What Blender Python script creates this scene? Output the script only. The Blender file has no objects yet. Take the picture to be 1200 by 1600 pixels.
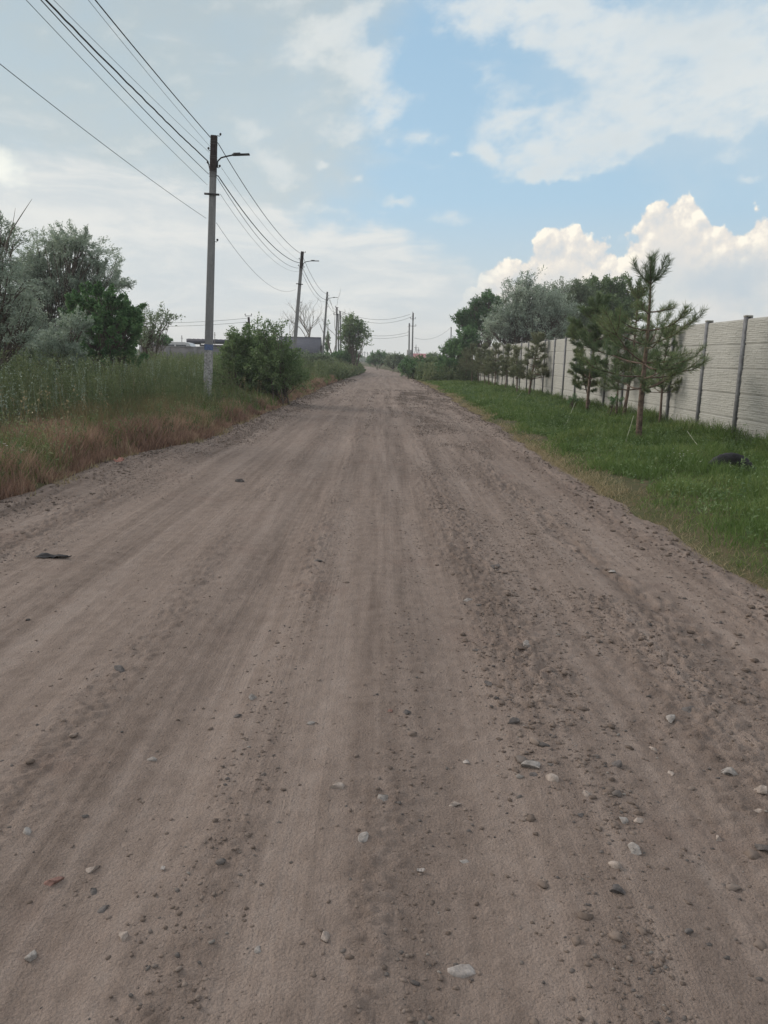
import bpy, math, random
import numpy as np
from mathutils import Vector, Matrix, Quaternion

C = bpy.context.scene.collection
R = math.radians
rng = np.random.default_rng(7)
random.seed(7)

# ---------------------------------------------------------------- camera
EYE = 1.6
PITCH = 11.25          # degrees below the horizon
YAW = 0.35             # degrees to the right of +Y
ROLL = 1.3             # content leans clockwise
cam_d = bpy.data.cameras.new("camera")
cam = bpy.data.objects.new("camera", cam_d)
C.objects.link(cam)
cam_d.sensor_fit = 'VERTICAL'
cam_d.sensor_height = 32.0
cam_d.lens = 24.0
cam_d.clip_start = 0.05
cam_d.clip_end = 5000
CAMROT = (Matrix.Rotation(-R(YAW), 3, 'Z') @ Matrix.Rotation(R(90 - PITCH), 3, 'X')
          @ Matrix.Rotation(R(ROLL), 3, 'Z'))
cam.matrix_world = Matrix.Translation((0, 0, EYE)) @ CAMROT.to_4x4()
bpy.context.scene.camera = cam
sc = bpy.context.scene
sc.view_settings.view_transform = 'Standard'
sc.view_settings.look = 'None'
sc.view_settings.exposure = 0.3
sc.view_settings.gamma = 1


def ray(px, py):
    return (CAMROT @ Vector(((px - 600) / 1200, -(py - 800) / 1200, -1))).normalized()


def at(px, py, Y):
    """the world point seen at a photo pixel, on the plane Y metres ahead"""
    d = ray(px, py)
    return Vector((0, 0, EYE)) + d * (Y / d.y)


def on_ground(px, py, z=0.0):
    d = ray(px, py)
    return Vector((0, 0, EYE)) + d * ((z - EYE) / d.z)


def azel(px, py):
    d = ray(px, py)
    return math.degrees(math.atan2(d.x, d.y)), math.degrees(math.asin(d.z))

# ---------------------------------------------------------------- sky
SUN_EL, SUN_AZ = 24.0, -62.0     # sun to the left, ahead of the camera, behind cloud
world = bpy.data.worlds.new("World")
sc.world = world
world.use_nodes = True
wt = world.node_tree
wt.nodes.clear()
WL = wt.links


class NB:
    """small helper that writes shader maths"""
    def __init__(self, tree):
        self.t = tree

    def n(self, kind, **kw):
        nd = self.t.nodes.new(kind)
        for k, v in kw.items():
            setattr(nd, k, v)
        return nd

    def put(self, sock, v):
        if isinstance(v, bpy.types.NodeSocket):
            self.t.links.new(v, sock)
        elif v is not None:
            if sock.type == 'RGBA' and len(v) == 3:
                v = (*v, 1)
            sock.default_value = v

    def m(self, op, a, b=None, c=None, clamp=False):
        nd = self.n('ShaderNodeMath', operation=op, use_clamp=clamp)
        for i, v in enumerate((a, b, c)):
            self.put(nd.inputs[i], v) if v is not None else None
        return nd.outputs[0]

    def v(self, op, a, b=None, s=None):
        nd = self.n('ShaderNodeVectorMath', operation=op)
        self.put(nd.inputs[0], a)
        if b is not None:
            self.put(nd.inputs[1], b)
        if s is not None:
            self.put(nd.inputs['Scale'], s)
        return nd.outputs['Value'] if op in ('LENGTH', 'DOT_PRODUCT', 'DISTANCE') else nd.outputs['Vector']

    def smooth(self, x, lo, hi):
        nd = self.n('ShaderNodeMapRange', interpolation_type='SMOOTHSTEP')
        self.put(nd.inputs[0], x)
        nd.inputs[1].default_value = lo
        nd.inputs[2].default_value = hi
        return nd.outputs[0]

    def lin(self, x, lo, hi, a=0.0, b=1.0):
        nd = self.n('ShaderNodeMapRange')
        self.put(nd.inputs[0], x)
        for i, q in enumerate((lo, hi, a, b)):
            nd.inputs[i + 1].default_value = q
        return nd.outputs[0]

    def mix(self, f, a, b, mode='MIX'):
        nd = self.n('ShaderNodeMix', data_type='RGBA', blend_type=mode)
        self.put(nd.inputs[0], f)
        self.put(nd.inputs[6], a)
        self.put(nd.inputs[7], b)
        return nd.outputs[2]

    def noise(self, vec, scale, detail=2.0, rough=0.5, dist=0.0, out=0):
        nd = self.n('ShaderNodeTexNoise')
        self.put(nd.inputs['Vector'], vec)
        nd.inputs['Scale'].default_value = scale
        nd.inputs['Detail'].default_value = detail
        nd.inputs['Roughness'].default_value = rough
        nd.inputs['Distortion'].default_value = dist
        return nd.outputs[out]

    def voronoi(self, vec, scale, detail=0.0, rough=0.5, feature='F1', out='Distance', smoothness=None):
        nd = self.n('ShaderNodeTexVoronoi', feature=feature)
        self.put(nd.inputs['Vector'], vec)
        nd.inputs['Scale'].default_value = scale
        if 'Detail' in nd.inputs:
            nd.inputs['Detail'].default_value = detail
            nd.inputs['Roughness'].default_value = rough
        if smoothness is not None:
            nd.inputs['Smoothness'].default_value = smoothness
        return nd.outputs[out]

    def ramp(self, x, stops, interp='LINEAR'):
        nd = self.n('ShaderNodeValToRGB')
        cr = nd.color_ramp
        cr.interpolation = interp
        while len(cr.elements) < len(stops):
            cr.elements.new(0.5)
        for e, (p, c) in zip(cr.elements, stops):
            e.position = p
            if isinstance(c, (int, float)):
                c = (c, c, c)
            e.color = (*c, 1)
        self.put(nd.inputs[0], x)
        return nd.outputs[0]

    def xyz(self, x, y, z=0.0):
        nd = self.n('ShaderNodeCombineXYZ')
        for i, v in enumerate((x, y, z)):
            self.put(nd.inputs[i], v)
        return nd.outputs[0]

    def sep(self, v):
        nd = self.n('ShaderNodeSeparateXYZ')
        self.put(nd.inputs[0], v)
        return nd.outputs


def s2l(*c):
    """sRGB 0-255 to linear"""
    return tuple((x / 255 / 12.92) if x / 255 <= 0.04045 else ((x / 255 + 0.055) / 1.055) ** 2.4 for x in c)


B = NB(wt)
WSTR = 0.1
tc = B.n('ShaderNodeTexCoord')
D = tc.outputs['Generated']
dx, dy, dz = B.sep(D)
az = B.m('MULTIPLY', B.m('ARCTAN2', dx, dy), 57.2958)
el = B.m('MULTIPLY', B.m('ARCSINE', dz), 57.2958)
sky = B.n('ShaderNodeTexSky', sky_type='NISHITA')
sky.sun_disc = False
sky.sun_elevation = R(SUN_EL)
sky.sun_rotation = R(SUN_AZ)
sky.air_density = 1.0
sky.dust_density = 1.5
sky.ozone_density = 1.4


def skycol(r, g, b):     # display colour -> value behind the world strength
    return tuple(q / WSTR * .93 for q in s2l(r, g, b))


def veil(stops):
    """display colours up the sky as a ramp over 0..40 degrees, at world scale"""
    r = B.ramp(B.lin(el, 0, 40), [(p, s2l(*c)) for p, c in stops])
    return B.v('SCALE', r, s=.93 / WSTR)


clear = B.mix(0.85, sky.outputs[0], veil([
    (0.0, (206, 208, 206)), (0.12, (194, 206, 212)), (0.27, (170, 200, 220)),
    (0.5, (158, 191, 215)), (1.0, (140, 172, 204))]))

P = B.xyz(az, el, 0.0)
wn = B.noise(D, 9.0, 4.0, 0.6, out=1)
warp = B.v('SCALE', B.v('SUBTRACT', wn, (0.5, 0.5, 0.5)), s=7.0)
PW = B.v('MULTIPLY', B.v('ADD', P, warp), (1, 1, 0))
wn2 = B.noise(D, 34.0, 3.0, 0.6, out=1)
PW2 = B.v('MULTIPLY', B.v('ADD', P, B.v('SCALE', B.v('SUBTRACT', wn2, (0.5, 0.5, 0.5)), s=1.6)), (1, 1, 0))


def blobs(vec, items):
    tot = None
    for (px, py, rx, ry, rot, w) in items:
        a, e = azel(px, py)
        mp = B.n('ShaderNodeMapping', vector_type='TEXTURE')
        mp.inputs['Location'].default_value = (a, e, 0)
        mp.inputs['Rotation'].default_value = (0, 0, R(rot))
        mp.inputs['Scale'].default_value = (rx / 20.9, ry / 20.9, 1)
        B.put(mp.inputs['Vector'], vec)
        q = B.lin(B.v('LENGTH', mp.outputs[0]), 0.0, 1.35, w, 0.0)
        tot = q if tot is None else B.m('ADD', tot, q)
    return tot


n_a = B.noise(B.v('MULTIPLY', B.v('ADD', D, B.xyz(B.m('MULTIPLY', dz, -0.5), 0.0, 0.0)), (1, 1, 1.7)), 17.0, 7.0, 0.6)
n_b = B.noise(B.v('MULTIPLY', D, (1, 1, 2.0)), 6.0, 6.0, 0.55, 0.3)

# 1  grey-blue sheet over the upper left
left = blobs(PW, [(-150, -60, 560, 400, 0, 1.5), (60, 120, 380, 240, -12, 0.9), (270, 10, 240, 190, 0, .6)])
a_left = B.smooth(B.m('ADD', left, B.m('MULTIPLY', B.m('SUBTRACT', n_b, 0.5), 1.1)), 0.12, 0.75)
col_left = veil([(0, (198, 204, 204)), (0.25, (190, 199, 201)), (0.42, (179, 192, 197)), (0.62, (171, 183, 188)), (1, (160, 170, 176))])
out = B.mix(B.m('MULTIPLY', B.m('MULTIPLY', a_left, B.lin(n_a, .3, .6, .8, 1.0)), 0.95), clear, col_left)

# 2  pale stratus, streaked, low on the left and centre
st_n = B.noise(B.v('MULTIPLY', D, (1.0, 1.0, 4.5)), 7.0, 6.0, 0.6, 0.4)
low = blobs(PW, [(-50, 420, 420, 150, -4, 1.15), (260, 470, 420, 150, -6, 1.2), (640, 500, 400, 85, -3, 0.9),
                 (520, 385, 120, 30, -4, 0.3), (1100, 520, 300, 70, 0, .7)])
a_low = B.smooth(B.m('ADD', low, B.m('MULTIPLY', B.m('SUBTRACT', st_n, 0.5), 1.5)), 0.15, 0.8)
col_low = B.mix(B.smooth(st_n, 0.35, 0.68), skycol(200, 207, 210), skycol(221, 222, 219))
out = B.mix(B.m('MULTIPLY', a_low, 0.93), out, col_low)

# 3  white fair-weather wisps: centre column, upper right mass, small puffs
wl = [(520, 50, 85, 26, 25, .95), (565, 80, 42, 45, 0, .85), (590, 155, 42, 52, 0, .95), (545, 195, 60, 20, 10, .75), (470, 110, 80, 60, 0, .35),
      (535, 225, 40, 18, -20, .4), (430, 262, 42, 18, -18, .85), (398, 205, 34, 18, 0, .6), (445, 290, 18, 12, 0, .5),
      (505, 260, 14, 8, 0, .8), (620, 316, 36, 11, 0, .95), (560, 281, 12, 7, 0, .6), (710, 240, 12, 7, 0, .7), (715, 338, 40, 12, 0, .6),
      (515, 328, 60, 11, 0, .6), (730, 22, 85, 32, -10, .8), (860, 35, 130, 42, -15, .95), (970, 100, 130, 62, -25, .95),
      (1110, 115, 150, 60, -8, 1.0), (1250, 80, 150, 90, 0, 1.0), (770, 120, 45, 30, -30, .55),
      (820, 178, 90, 22, 8, .65), (870, 225, 115, 40, 2, .95), (940, 245, 90, 28, 14, .7), (845, 277, 50, 9, 4, .7),
      (760, 240, 26, 13, -35, .75), (985, 205, 120, 24, 5, .55), (665, 210, 40, 16, 0, .6), (985, 236, 50, 12, 18, .5),
      (1140, 203, 30, 14, 10, .5), (1172, 281, 26, 10, 12, .9), (1140, 250, 40, 10, 0, .45), (930, 60, 140, 20, -35, .3)]
wis = B.m('MINIMUM', blobs(PW2, wl), 0.85)
d_w = B.m('ADD', B.m('ADD', wis, B.m('MULTIPLY', B.m('SUBTRACT', n_a, 0.5), 2.3)), B.m('MULTIPLY', B.m('SUBTRACT', n_b, 0.5), 0.9))
a_w = B.smooth(d_w, 0.12, 1.15)
soft = B.smooth(B.m('ADD', blobs(PW, [(450, 130, 160, 190, 0, .6), (980, 90, 330, 150, -10, .8), (1240, 100, 200, 220, 0, .9)]),
                    B.m('MULTIPLY', B.m('SUBTRACT', n_b, 0.5), 1.3)), 0.2, 1.0)
out = B.mix(B.m('MULTIPLY', soft, 0.5), out, skycol(190, 204, 212))
col_w = B.mix(B.smooth(B.m('ADD', d_w, B.m('MULTIPLY', B.m('SUBTRACT', n_b, 0.5), 1.6)), 0.3, 1.7), skycol(222, 224, 221), skycol(198, 207, 211))
out = B.mix(B.m('MULTIPLY', a_w, 0.9), out, col_w)

# 4  the towering cumulus on the right
top = [(700, 470), (742, 432), (765, 412), (776, 398), (800, 392), (820, 384), (842, 366), (858, 352), (880, 345), (908, 338), (918, 356), (932, 372),
       (950, 370), (965, 376), (980, 350), (1004, 340), (1012, 322), (1035, 302), (1055, 290), (1078, 296),
       (1092, 318), (1112, 345), (1140, 338), (1170, 330), (1185, 318), (1230, 312), (1320, 340), (1430, 420)]
stops = []
for (px, py) in top:
    a, e = azel(px, py)
    stops.append(((a - 0) / 40.0, (e + 1) / 16.0))
wn3 = B.noise(D, 26.0, 3.0, 0.55, out=1)
wv = B.sep(B.v('SCALE', B.v('SUBTRACT', wn3, (0.5, 0.5, 0.5)), s=2.4))
azc = B.m('ADD', az, wv[0])
elc = B.m('ADD', el, wv[1])
prof = B.m('SUBTRACT', B.m('MULTIPLY', B.ramp(B.lin(azc, 0, 40), stops), 16.0), 1.0)
bil = B.voronoi(D, 27.0, 4.0, 0.55, 'SMOOTH_F1', smoothness=0.3)
bil2 = B.voronoi(B.v('ADD', D, (-0.006, 0, 0.008)), 27.0, 4.0, 0.55, 'SMOOTH_F1', smoothness=0.3)
dd = B.m('ADD', B.m('SUBTRACT', B.m('ADD', prof, 0.55), elc), B.m('MULTIPLY', B.m('SUBTRACT', 0.42, bil), 1.5))
a_c = B.smooth(dd, -0.05, 0.42)
a_c = B.m('MULTIPLY', a_c, B.smooth(az, 4.5, 9.0))
relief = B.m('MULTIPLY', B.m('SUBTRACT', bil2, bil), 1.2)          # side towards the sun lighter
depth = B.smooth(B.m('ADD', dd, B.m('MULTIPLY', B.m('SUBTRACT', n_b, 0.5), 3.0)), 0.3, 4.5)
relief = B.m('MULTIPLY', relief, B.lin(depth, 0, 1, 1.0, .25))
light = B.m('SUBTRACT', B.m('ADD', B.m('ADD', 0.98, relief), B.m('MULTIPLY', B.m('MULTIPLY', bil, B.lin(depth, 0, 1, 1, .1)), -0.3)), B.m('MULTIPLY', depth, 0.6), clamp=True)
c_cum = B.ramp(light, [(0.0, tuple(q for q in s2l(203, 207, 209))), (0.35, s2l(214, 213, 210)),
                       (0.66, s2l(226, 221, 213)), (1.0, s2l(247, 240, 226))])
c_cum = B.v('SCALE', c_cum, s=.93 / WSTR)
fadec = B.smooth(dd, 8.0, 3.0)
out = B.mix(B.m('MULTIPLY', a_c, B.lin(B.smooth(dd, 2.5, 7.5), 0, 1, 1.0, 0.45)), out, c_cum)
blue2 = B.smooth(B.m('ADD', blobs(PW, [(1140, 440, 100, 40, 12, .8)]), B.m('MULTIPLY', B.m('SUBTRACT', n_b, .5), 1.)), 0.2, .8)
out = B.mix(B.m('MULTIPLY', blue2, .6), out, skycol(172, 190, 203))

# bright spot of sun on a cloud edge, far left
glow = B.smooth(B.m('ADD', blobs(PW2, [(-5, 262, 52, 34, 0, 1.0)]), B.m('MULTIPLY', B.m('SUBTRACT', n_a, 0.5), 1.2)), 0.25, 0.9)
out = B.mix(B.m('MULTIPLY', glow, 0.85), out, skycol(240, 241, 232))
# horizon air
out = B.mix(B.smooth(el, 4.5, -1.0), out, skycol(213, 214, 211))
# unseen rest of the dome: broken cloud brightened and warmed to light the ground
rest = B.mix(B.smooth(B.noise(B.v('MULTIPLY', D, (1, 1, 2.0)), 5.0, 2.0, 0.5), 0.36, 0.56), clear, skycol(236, 231, 224))
rest = B.mix(B.smooth(el, 5, -1), rest, skycol(204, 206, 204))
bg = B.n('ShaderNodeBackground')
bg.inputs['Strength'].default_value = WSTR
B.put(bg.inputs['Color'], out)
bg2 = B.n('ShaderNodeBackground')
bg2.inputs['Strength'].default_value = WSTR
B.put(bg2.inputs['Color'], rest)
edge = B.m('MULTIPLY', B.smooth(B.m('ABSOLUTE', az), 50, 38), B.m('MULTIPLY', B.smooth(el, 38, 28), B.smooth(el, -1.5, -0.5)))
ms = B.n('ShaderNodeMixShader')
WL.new(edge, ms.inputs[0])
WL.new(bg2.outputs[0], ms.inputs[1])
WL.new(bg.outputs[0], ms.inputs[2])
wo = B.n('ShaderNodeOutputWorld')
WL.new(ms.outputs[0], wo.inputs['Surface'])

# ---------------------------------------------------------------- sun, veiled by cloud
sl = bpy.data.lights.new("sun", 'SUN')
sl.energy = 1.9
sl.angle = R(24)
sl.color = (1.0, 0.90, 0.80)
sun = bpy.data.objects.new("sun", sl)
C.objects.link(sun)
sdir = Vector((math.sin(R(SUN_AZ)) * math.cos(R(SUN_EL)), math.cos(R(SUN_AZ)) * math.cos(R(SUN_EL)), math.sin(R(SUN_EL))))
sun.rotation_euler = (-sdir).to_track_quat('-Z', 'Y').to_euler()
sun.location = sdir * 60

# ================================================================ helpers
def tag(o, label=None, cat=None, group=None, kind=None):
    if label:
        o['label'] = label
    if cat:
        o['category'] = cat
    if group:
        o['group'] = group
    if kind:
        o['kind'] = kind
    return o


def empty(name, loc, rz=0.0):
    o = bpy.data.objects.new(name, None)
    o.empty_display_size = 0.2
    C.objects.link(o)
    o.location = loc
    o.rotation_euler = (0, 0, rz)
    return o


class MB:
    """collects vertices and polygons as numpy blocks and links them as ONE mesh object"""
    def __init__(self):
        self.v, self.f, self.nv = [], {3: [], 4: []}, 0

    def add(self, verts, faces):
        verts = np.asarray(verts, dtype=np.float32).reshape(-1, 3)
        faces = np.asarray(faces, dtype=np.int64)
        self.v.append(verts)
        if faces.size:
            self.f[faces.shape[1]].append(faces + self.nv)
        self.nv += len(verts)
        return self

    def box(self, c, s, rz=0.0, M=None):
        x, y, z = [q / 2 for q in s]
        P_ = np.array([[a * x, b * y, d * z] for d in (-1, 1) for b in (-1, 1) for a in (-1, 1)])
        if rz:
            cz, sz = math.cos(rz), math.sin(rz)
            P_ = P_ @ np.array([[cz, sz, 0], [-sz, cz, 0], [0, 0, 1]])
        if M is not None:
            P_ = P_ @ np.array(M).T
        self.add(P_ + np.array(c), [[0, 2, 3, 1], [4, 5, 7, 6], [0, 1, 5, 4], [2, 6, 7, 3], [1, 3, 7, 5], [0, 4, 6, 2]])
        return self

    def tube(self, pts, rad, n=6, cap=True):
        pts = np.asarray(pts, float)
        k = len(pts)
        rad = np.broadcast_to(np.asarray(rad, float), (k,))
        t = np.gradient(pts, axis=0)
        t /= np.linalg.norm(t, axis=1)[:, None] + 1e-9
        ref = np.array([0.0, 0, 1]) if abs(t[:, 2]).mean() < 0.8 else np.array([1.0, 0, 0])
        a = np.cross(t, ref)
        a /= np.linalg.norm(a, axis=1)[:, None] + 1e-9
        b = np.cross(t, a)
        an = np.linspace(0, 2 * np.pi, n, endpoint=False)
        V = pts[:, None] + rad[:, None, None] * (np.cos(an)[None, :, None] * a[:, None] + np.sin(an)[None, :, None] * b[:, None])
        i = np.arange(k - 1)[:, None] * n
        j = np.arange(n)[None]
        j2 = (j + 1) % n
        F = np.stack([i + j, i + j2, i + n + j2, i + n + j], -1).reshape(-1, 4)
        base = self.nv
        self.add(V.reshape(-1, 3), F)
        if cap:
            for off, r in ((0, 1), ((k - 1) * n, -1)):
                self.v.append(np.array([pts[0 if off == 0 else -1]], dtype=np.float32))
                ci = self.nv
                self.nv += 1
                q = np.arange(n)
                f = np.stack([np.full(n, ci), base + off + (q + 1) % n, base + off + q], -1)
                self.f[3].append(f if r == 1 else f[:, ::-1])
        return self

    def build(self, name, mat, parent=None, smooth=False, link=True):
        me = bpy.data.meshes.new(name)
        V = np.concatenate(self.v) if self.v else np.zeros((0, 3), np.float32)
        T = np.concatenate(self.f[3]) if self.f[3] else np.zeros((0, 3), np.int64)
        Q = np.concatenate(self.f[4]) if self.f[4] else np.zeros((0, 4), np.int64)
        me.vertices.add(len(V))
        me.vertices.foreach_set('co', V.astype(np.float32).ravel())
        me.loops.add(T.size + Q.size)
        me.loops.foreach_set('vertex_index', np.concatenate([T.ravel(), Q.ravel()]).astype(np.int32))
        me.polygons.add(len(T) + len(Q))
        ls = np.concatenate([np.arange(len(T)) * 3, T.size + np.arange(len(Q)) * 4]).astype(np.int32)
        me.polygons.foreach_set('loop_start', ls)
        if smooth:
            me.polygons.foreach_set('use_smooth', np.ones(len(T) + len(Q), dtype=bool))
        me.update(calc_edges=True)
        me.validate()
        me.materials.append(mat)
        o = bpy.data.objects.new(name, me)
        C.objects.link(o)
        if parent is not None:
            o.parent = parent
        return o


def hash2(ix, iy, seed):
    h = (ix.astype(np.int64) * 374761393 + iy.astype(np.int64) * 668265263 + seed * 1442695041) & 0x7FFFFFFF
    h = ((h ^ (h >> 13)) * 1274126177) & 0x7FFFFFFF
    return ((h ^ (h >> 16)) & 0xFFFFFF) / float(0xFFFFFF)


def vnoise(x, y, seed=0):
    ix, iy = np.floor(x), np.floor(y)
    fx, fy = x - ix, y - iy
    fx, fy = fx * fx * (3 - 2 * fx), fy * fy * (3 - 2 * fy)
    ix, iy = ix.astype(np.int64), iy.astype(np.int64)
    a, b = hash2(ix, iy, seed), hash2(ix + 1, iy, seed)
    c, d = hash2(ix, iy + 1, seed), hash2(ix + 1, iy + 1, seed)
    return (a + (b - a) * fx) * (1 - fy) + (c + (d - c) * fx) * fy


def fbm(x, y, oct=4, seed=0, gain=0.5):
    s, a, t = 0.0, 1.0, 0.0
    for i in range(oct):
        s = s + a * vnoise(x * 2 ** i, y * 2 ** i, seed + i * 17)
        t += a
        a *= gain
    return s / t


def sstep(x, a, b):
    t = np.clip((x - a) / (b - a), 0, 1)
    return t * t * (3 - 2 * t)


# ---------------------------------------------------------------- the lie of the land
def road_left(y):
    y = np.asarray(y, float)
    return np.interp(y, [-20, 6, 8.3, 9.2, 11.8, 13.6, 16, 24, 45, 62, 78, 92, 110, 150, 200, 260],
                     [-4.5, -4.35, -4.1, -4.05, -4.0, -3.6, -3.3, -3.3, -3.2, -2.9, -2.35, -2.2, -2.7, -5.2, -12, -24]) + (fbm(y * 0.9, y * 0 + 3, 3, 5) - 0.5) * 0.35


def road_right(y):
    y = np.asarray(y, float)
    return np.interp(y, [-20, 5.3, 11, 35, 57, 70, 87, 110, 150, 200, 260],
                     [2.7, 2.75, 2.8, 3.0, 2.85, 2.3, 2.2, 1.2, -1.6, -8, -19]) + (fbm(y * 0.8, y * 0 + 9, 3, 15) - 0.5) * 0.4


def land(x, y):
    """bare earth height"""
    x, y = np.asarray(x, float), np.asarray(y, float)
    L, Rr = road_left(y), road_right(y)
    far = sstep(y, 60, 120)
    out = (fbm(x * 0.25, y * 0.25, 4, 40) - 0.5) * 0.16 * (1 + far)
    hl = sstep(L - x, 0.0, 0.5) * 0.10 + sstep(L - x, 0.8, 6.0) * 0.2
    hr = sstep(x - Rr, 0.0, 0.4) * 0.07 + sstep(x - Rr, 2.6, 4.4) * 0.05
    inside = np.minimum(x - L, Rr - x)
    w = sstep(-inside, 0.0, 1.5)
    return out * w + hl + hr


def land1(x, y):
    return float(land(np.array([x]), np.array([y]))[0])


def road_z(x, y):
    L, Rr = road_left(y), road_right(y)
    u = (x - (np.maximum(L, -3.2) + Rr) / 2)                                   # across the road
    wob = (fbm(y * 0.12, y * 0 + 1.3, 2, 61) - 0.5) * 0.5
    uu = u + wob
    z = np.zeros_like(x)
    for c, w, d in ((-1.75, 0.34, .016), (-0.62, 0.2, .02), (-0.1, 0.12, .008), (0.55, 0.22, .018), (1.35, 0.26, .014), (2.25, .2, .012), (-2.5, .3, .01)):
        z -= d * np.exp(-((uu - c) / w) ** 2) * (0.5 + fbm(y * 0.3 + c * 7, y * 0 + c, 2, 71))
    z += (fbm(x * 1.1, y * 0.35, 3, 81) - 0.5) * 0.035
    z += (fbm(x * 5, y * 2.2, 3, 82) - 0.5) * 0.016
    # loose, cloddy ridges between the wheel tracks
    rough = np.zeros_like(x)
    for c, w, a in ((-1.15, .16, .5), (-0.33, 0.13, .8), (0.22, 0.1, .6), (0.95, 0.24, 1.0), (1.75, .3, .9), (2.6, .2, .8), (-2.9, .3, 1.0)):
        rough += a * np.exp(-((uu - c) / w) ** 2)
    rough *= sstep(fbm(x * 1.3, y * 0.5, 3, 90), 0.36, 0.62)
    lump = fbm(x * 27, y * 22, 3, 91, 0.6)
    z += rough * sstep(lump, 0.5, 0.7) * 0.017
    z += sstep(fbm(x * 38, y * 34, 2, 92, 0.6), 0.48, 0.74) * 0.011 * (0.35 + rough)
    # graded berm of loose soil along both edges
    dl, dr = x - L, Rr - x
    bl = np.exp(-((dl - 0.28) / 0.3) ** 2)
    br = np.exp(-((dr - 0.18) / 0.2) ** 2)
    crumb = 0.6 + 0.8 * sstep(fbm(x * 11, y * 9, 3, 93, 0.65), 0.38, 0.75)
    z += bl * 0.035 * crumb + br * 0.025 * crumb
    # scraped gully, right of centre near the camera
    gx = np.interp(y, [2, 4.5, 7, 11, 18], [2.25, 1.95, 1.75, 1.65, 1.9])
    gq = np.exp(-((x - gx) / 0.14) ** 2) * sstep(y, 2.5, 4) * sstep(-y, -15, -10)
    z += gq * (-0.02 + 0.03 * sstep(fbm(x * 13, y * 8, 3, 94), .45, .7))
    # outer rims dive under the verge
    z -= sstep(-np.minimum(dl, dr), 0.0, 0.6) * 0.28
    return z


# ---------------------------------------------------------------- materials
def material(name, fn, **kw):
    m = bpy.data.materials.new(name)
    m.use_nodes = True
    t = m.node_tree
    b = NB(t)
    p = t.nodes['Principled BSDF']
    p.inputs['Roughness'].default_value = kw.get('rough', 0.9)
    p.inputs['Specular IOR Level'].default_value = kw.get('spec', 0.25)
    fn(b, p)
    return m


def obj_co(b):
    return b.n('ShaderNodeTexCoord').outputs['Object']


def geo_pos(b):
    return b.n('ShaderNodeNewGeometry').outputs['Position']


def bump(b, p, h, strength=0.5, dist=0.01):
    nd = b.n('ShaderNodeBump')
    nd.inputs['Strength'].default_value = strength
    nd.inputs['Distance'].default_value = dist
    b.put(nd.inputs['Height'], h)
    b.t.links.new(nd.outputs[0], p.inputs['Normal'])


def plain(name, col, var=0.12, scale=6, rough=0.85, bumps=0.0, bscale=60, metallic=0.0, spec=0.25):
    def fn(b, p):
        g = geo_pos(b)
        n = b.noise(g, scale, 4, 0.6)
        n2 = b.noise(g, scale * 9, 3, 0.6)
        f = b.m('ADD', b.m('MULTIPLY', n, .7), b.m('MULTIPLY', n2, .3))
        lo = tuple(q * (1 - var * 1.6) for q in col)
        hi = tuple(min(1, q * (1 + var * 1.6)) for q in col)
        b.put(p.inputs['Base Color'], b.mix(b.smooth(f, .3, .7), lo, hi))
        p.inputs['Metallic'].default_value = metallic
        if bumps:
            bump(b, p, b.noise(g, bscale, 3, .6), bumps, .006)
    return material(name, fn, rough=rough, spec=spec)


def leafmat(name, cols, patch=1.2, trans=0.35, rough=0.6):
    """foliage: every leaf its own tint, larger patches drifting through the tints"""
    def fn(b, p):
        g = b.n('ShaderNodeNewGeometry')
        r = g.outputs['Random Per Island']
        n = b.noise(g.outputs['Position'], patch, 3, .6)
        f = b.m('ADD', b.m('MULTIPLY', r, .5), b.m('MULTIPLY', b.smooth(n, .3, .7), .5))
        k = len(cols)
        col = b.ramp(f, [(i / (k - 1) * .9 + .05, c) for i, c in enumerate(cols)])
        b.put(p.inputs['Base Color'], col)
        if trans:
            t = b.n('ShaderNodeBsdfTranslucent')
            b.put(t.inputs[0], b.mix(1.0, col, (1.0, 1.03, .86), 'MULTIPLY'))
            ms_ = b.n('ShaderNodeMixShader')
            ms_.inputs[0].default_value = trans
            b.t.links.new(p.outputs[0], ms_.inputs[1])
            b.t.links.new(t.outputs[0], ms_.inputs[2])
            b.t.links.new(ms_.outputs[0], b.t.nodes['Material Output'].inputs[0])
    return material(name, fn, rough=rough, spec=.2)


M = {}


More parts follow.
